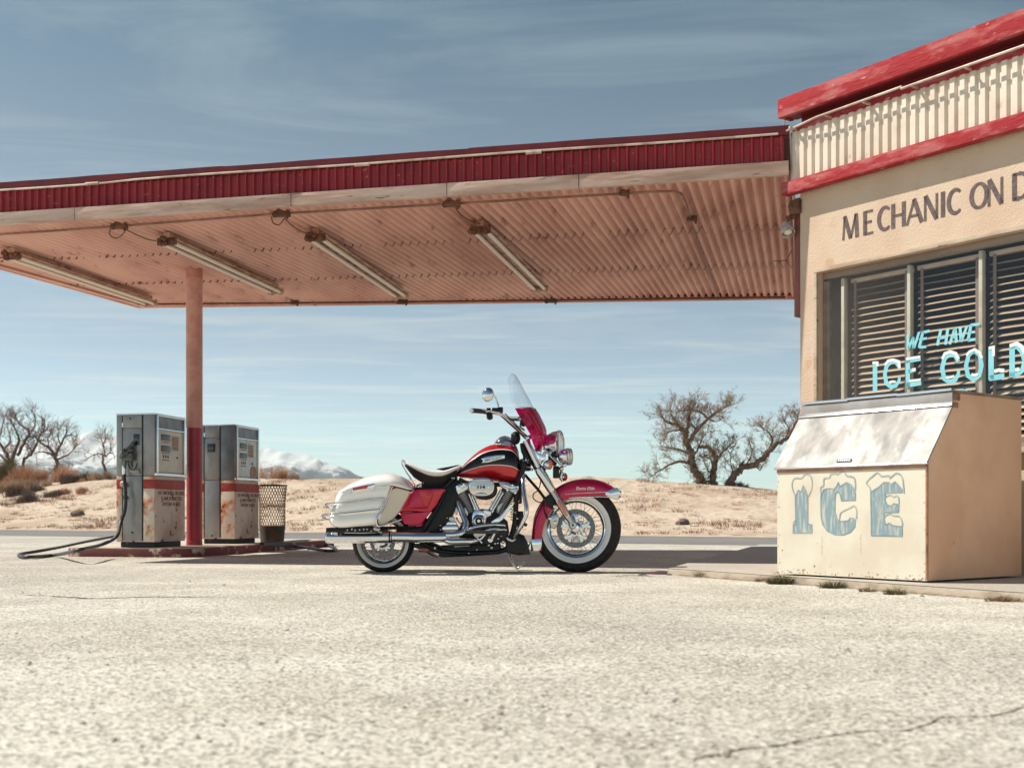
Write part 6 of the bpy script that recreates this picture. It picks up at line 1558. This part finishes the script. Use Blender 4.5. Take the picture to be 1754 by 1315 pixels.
# left trees
def cA(Y): return lambda cx, cy: P3(cx/4.385, 680+cy/4.385, Y)
gA = on_berm(25, 15.); gB = on_berm(98, 15.5); gC = on_berm(180, 17.)
limA = [([(70,640),(60,560),(50,470),(20,400),(-30,320),(-60,240)],.13,.03,9),([(60,560),(110,440),(150,330),(130,250),(88,165)],.10,.02,10),
 ([(130,430),(200,330),(232,260),(170,200),(140,120)],.08,.015,10),([(170,600),(175,480),(240,420),(290,320),(335,230),(330,160)],.09,.015,10),([(200,300),(270,290),(350,240)],.04,.01,11),
 ([(20,400),(70,330),(60,250)],.05,.012,10),([(60,500),(0,430),(-40,440)],.06,.02,9),([(240,420),(200,350),(150,330)],.04,.012,9),([(232,260),(260,190),(230,100)],.035,.01,10),([(-10,330),(20,220),(40,130)],.045,.01,9),([(290,320),(360,330),(400,300)],.03,.01,9)]
bare_tree('bare_tree', 'largest leafless spreading tree at the far left edge behind the tan shrub', cA(gA.y), limA, M_bark, M_twig2, tw=(.55,.013,2), dens=1.5, base=gA-Vector((0,0,.1)), group='leafless trees left of the pumps')
limB = [([(430,650),(432,600),(430,500),(410,430),(370,380),(300,330),(270,290)],.12,.02,8),([(415,440),(460,360),(500,280),(512,215)],.07,.015,11),([(400,440),(330,410),(250,425)],.05,.012,9),
 ([(435,565),(500,560),(560,575),(620,600)],.05,.012,8),([(432,470),(520,420),(565,350)],.05,.012,11),([(460,360),(440,300),(450,240)],.04,.01,11),([(370,380),(360,310),(390,260)],.035,.01,11),([(500,290),(560,290),(590,330)],.03,.01,10),([(430,520),(380,560),(340,590)],.04,.01,8)]
bare_tree('bare_tree', 'leafless middle-sized tree rising right of the tan shrub', cA(gB.y), limB, M_bark, M_twig2, tw=(.48,.012,2), dens=1.8, base=gB-Vector((0,0,.1)), group='leafless trees left of the pumps')
limC = [([(780,665),(790,635),(802,560),(790,490),(792,440)],.085,.05,2),([(792,445),(750,425),(700,440),(655,465)],.04,.01,10),([(792,445),(825,410),(832,340)],.035,.01,11),([(788,440),(770,350),(738,290)],.04,.01,11),([(770,360),(800,310),(800,270)],.03,.01,10),([(825,420),(850,430),(860,470)],.025,.01,8)]
bare_tree('bare_tree', 'smallest leafless tree, standing alone just left of the fuel pumps', cA(gC.y), limC, M_bark, M_twig2, tw=(.42,.011,2), dens=1.7, base=gC-Vector((0,0,.1)), group='leafless trees left of the pumps')
M_sh = {'tan': mat('dry_tan_brush', (.62,.38,.24), .9, col2=(.44,.24,.14), nscale=2.0), 'grey': mat('grey_brown_brush', (.13,.095,.08), .9, col2=(.22,.16,.12), nscale=2.5),
        'olive': mat('olive_brown_brush', (.20,.15,.07), .9, col2=(.12,.10,.05), nscale=2.5), 'pale': mat('pale_straw_brush', (.55,.40,.27), .9, col2=(.38,.25,.16), nscale=2.5), 'green': mat('mistletoe_green', (.10,.11,.02), .9, col2=(.05,.06,.015), nscale=6)}
def shrub(px, s, w_, h, pal, label, n=1500, group='dry shrubs on the roadside sand', name='dry_shrub', bw=.006, dep=None):
    o0 = on_berm(px, s); t = MB(); dep = dep or w_*.7
    clumps = [(random.uniform(-.8,.8), random.uniform(-.8,.8), random.uniform(.55,1.)) for _ in range(max(5, int(w_*5)))]
    for i in range(n):
        c = random.choice(clumps); bx = c[0]*w_+random.gauss(0,.10)*w_; by = c[1]*dep+random.gauss(0,.10)*dep
        e = max(.15, 1-(bx/w_)**2*.75)*c[2]
        p = Vector((bx*.75, by*.75, -.02)); d = Vector((bx*.35/w_+random.gauss(0,.35), by*.35/dep+random.gauss(0,.35), 1)).normalized()
        L_ = h*e*random.uniform(.45,1.1); sd = Vector((random.uniform(-1,1), random.uniform(-1,1), 0)).normalized()*bw*random.uniform(.7,1.6)
        gz = on_berm_z(o0, p); p.z = gz-.03
        q = p+d*L_*.5+rv(.04); r_ = q+(d+rv(.45)).normalized()*L_*.5
        v = [t._v(x) for x in (p-sd, p+sd, q+sd*.8, q-sd*.8)]; t.bm.faces.new(v); t.bm.faces.new((v[3], v[2], t._v(r_)))
        for k in range(2):
            s0 = q.lerp(r_, random.random()*.6); r2 = s0+(d+rv(.9)).normalized()*L_*.28
            t.face([s0-sd*.6, s0+sd*.6, r2])
    o = t.build(name, M_sh[pal], smooth=0, recalc=False, loc=o0)
    return tag(o, label, 'shrub', group)
def on_berm_z(o0, p):
    x = o0.x+p.x; Y = o0.y+p.y; a = .883*(x+12.9)-.469*(Y-32.3); s = .469*(x+12.9)+.883*(Y-32.3)
    return berm_h(a, s)-o0.z
shrub(70, 13.0, 2.3, 1.35, 'tan', 'big tan dry shrub mound below the leafless trees at left', 5200, bw=.008)
shrub(12, 13.5, 1.5, 1.55, 'olive', 'olive brown shrub at the far left edge under the largest tree', 3000, bw=.008)
shrub(104, 11.5, 1.1, .75, 'grey', 'dark grey brush at the right foot of the big tan shrub mound', 1800)
shrub(138, 11.8, .9, .62, 'grey', 'small dark brush clump between the tan mound and the pump', 1300)
shrub(168, 12.0, 1.1, .62, 'pale', 'pale straw brush immediately left of the fuel pump', 1500)
shrub(22, 8.8, 1.5, .55, 'grey', 'low dark brush in front of the tan mound at the left edge', 1900)
shrub(68, 8.2, 1.4, .45, 'grey', 'lower dark brush in front of the middle of the tan mound', 1600)
shrub(462, 14.5, 1.0, 1.15, 'tan', 'brown twiggy shrub on the berm right behind the farther fuel pump', 420)
shrub(492, 15, .8, .55, 'pale', 'short straw shrub on the berm crest right of the trash can', 350)
shrub(40, 10.2, 1.9, .75, 'pale', 'pale straw brush along the front foot of the tan mound', 2200, bw=.007)
shrub(118, 9.3, 1.2, .4, 'tan', 'low tan brush patch in front of the grey clumps, left of the pump', 1300)
shrub(1268, 16, .45, .28, 'grey', 'short dark brush between the trunks of the gnarled tree', 500)
mc_ = on_berm(18, 13.5)
b = MB()
for i in range(240):
    p = Vector((random.gauss(0,.16), random.gauss(0,.16), random.gauss(0,.14))); a = rv(1).normalized()*.05; c = a.orthogonal().normalized()*.03; b.face([p-a, p+c, p+a, p-c])
tag(b.build('mistletoe_clump', M_sh['green'], smooth=0, recalc=False, loc=P3(18, 796, gA.y-.6)), 'small green mistletoe clump in the leftmost tree above the shrubs', 'mistletoe')
# scrub litter over the berm
M_lit = mat('reddish_scrub_litter', (.36,.17,.10), .95, col2=(.22,.12,.08), nscale=3)
b = MB()
def tuft(b, c, r, h, n, bw):
    for i in range(n):
        an = random.uniform(0, 2*pi); rr = r*random.random()**.6; p = c+Vector((rr*cos(an), rr*sin(an)*.8, 0)); d = Vector((cos(an)*.6+random.gauss(0,.3), sin(an)*.6+random.gauss(0,.3), 1)).normalized()
        sd = Vector((random.uniform(-1,1), random.uniform(-1,1), 0)).normalized()*bw
        q = p+d*h*random.uniform(.4,1.1); b.face([p-sd, p+sd, q])
for i in range(1300):
    px = random.choice([random.uniform(-40,560), random.uniform(450,1400), random.uniform(450,1400), random.uniform(0,230)]); s = 1.2+12.8*random.random()**1.1
    c = on_berm(px, s); cl = noise.noise(Vector((c.x*.35, c.y*.35, 5)))
    if cl < -.12: continue
    c.z -= .01; k = random.uniform(.4,1.3)*(1.5 if cl > .2 else .75); tuft(b, c, .22*k, .13*k, int(22*k)+6, .008)
tag(b.build('dry_scrub', M_lit, smooth=0, recalc=False), 'low reddish dry scrub scattered over the roadside sand', 'scrub', kind='stuff')
# stones
M_rock = mat('dark_stone', (.10,.075,.06), .9, col2=(.2,.15,.12), nscale=12, bump=.01, bscale=20)
def rock_at(c, r, label, name='rock', m=None):
    b = MB(); rows = []
    for i in range(9):
        th = pi*i/8; rows.append([Vector((r*1.25*max(.02, sin(th))*cos(a), r*max(.02, sin(th))*sin(a), r*.7*cos(th)))*(1+.35*noise.noise(Vector((cos(a)*1.4, sin(a)*1.4, th+c.x)))) for a in [2*pi*k/12 for k in range(12)]])
    b.grid(rows, closed_v=True, cap=True); tag(b.build(name, m or M_rock, smooth=30, loc=c+Vector((0,0,r*.25))), label, 'stone', 'stones lying about')
rock_at(on_berm(134, 5.5), .20, 'dark stone on the sand left of the fuel pumps')
rock_at(on_berm(1170, 4.2), .15, 'dark stone at the foot of the berm below the gnarled tree')
rock_at(gnd(1146,985.5), .018, 'small dark stone at the rounded corner of the concrete slab')
rock_at(gnd(1577,1022), .016, 'pale chip of rubble below the slab kerb in front of the ice box', m=M_isl)
# loose pebbles over the lot
b = MB()
for i in range(520):
    Y = 1.9+14*random.random()**1.6; x = random.uniform(-.5,.5)*Y; 
    if x > .8 and Y > 5.2: continue
    r = random.uniform(.0025,.008)*(1 if random.random() < .93 else 1.9); c = Vector((x, Y, .004+r*.3))
    vs = [c+Vector((r*cos(a)*random.uniform(.8,1.3), r*sin(a)*random.uniform(.8,1.2), 0)) for a in (0,1.25,2.5,3.8,5.)]; top = c+Vector((r*.2, 0, r*.6))
    for j in range(5): b.face([vs[j], vs[(j+1) % 5], top])
tag(b.build('gravel', mat('loose_gravel', (.26,.23,.20), .9, col2=(.48,.44,.38), nscale=3.), smooth=0, recalc=False), 'loose pebbles scattered over the worn lot', 'gravel', kind='stuff')
# grass tufts along the kerb
M_gr = mat('green_brown_grass', (.075,.075,.018), .8, col2=(.17,.12,.045), nscale=40)
M_gd = mat('dead_grass', (.22,.13,.06), .9, col2=(.22,.14,.07), nscale=25)
for px, py, r, h, n, m_, lab in ((1214,989,.095,.045,170,M_gr,'green brown grass tuft left of the ice box, nearest the slab corner'),(1306,997,.045,.035,70,M_gd,'small dry grass tuft just left of the ice box corner'),
        (1338,1001,.085,.065,220,M_gr,'bushiest green grass tuft at the kerb below the left edge of the ice box'),(1428,1008,.085,.05,180,M_gr,'grass tuft at the kerb below the letter C'),
        (1486,1014,.05,.03,70,M_gd,'small brown dead tuft at the kerb between letters C and E'),(1533,1019,.065,.04,110,M_gr,'grass tuft at the kerb below the letter E'),(1716,1031,.085,.035,110,M_gd,'dry grass tuft at the kerb near the right edge of the picture')):
    g = gnd(px, py); b = MB(); n = int(n*2.2); h *= 1.55; r *= 1.05
    for i in range(n):
        an = random.uniform(0, 2*pi); rr = r*random.random()**.7; p = Vector((rr*cos(an), rr*.45*sin(an), 0)); d = Vector((cos(an)*.75+random.gauss(0,.35), sin(an)*.5+random.gauss(0,.3), .9)).normalized()
        Lg = h*random.uniform(.5,1.25)*(1.2-rr/r*.5); sd = Vector((random.uniform(-1,1), random.uniform(-1,1), 0)).normalized()*.0016
        q = p+d*Lg*.6; e_ = q+(d+Vector((cos(an)*.6, sin(an)*.6, -.4))).normalized()*Lg*.45
        v = [b._v(x) for x in (p-sd, p+sd, q+sd*.7, q-sd*.7)]; b.bm.faces.new(v); b.bm.faces.new((v[3], v[2], b._v(e_)))
    tag(b.build('grass_tuft', m_, smooth=0, recalc=False, loc=g), lab, 'grass tuft', 'grass tufts along the slab kerb')
# utility wire line / low kerb strip far off
# ================================================================== HAZE
hm = bpy.data.materials.new('desert_haze'); hm.use_nodes = True; nt = hm.node_tree; nt.nodes.remove(nt.nodes['Principled BSDF'])
pv = nt.nodes.new('ShaderNodeVolumePrincipled'); pv.inputs['Density'].default_value = HAZE; pv.inputs['Color'].default_value = (.92,1.,1.,1); pv.inputs['Anisotropy'].default_value = .2
nt.links.new(pv.outputs[0], nt.nodes['Material Output'].inputs['Volume'])
b = MB(); b.box((0, 2400, 124), (9600, 4900, 254)); tag(b.build('haze', hm, smooth=0), kind='stuff')
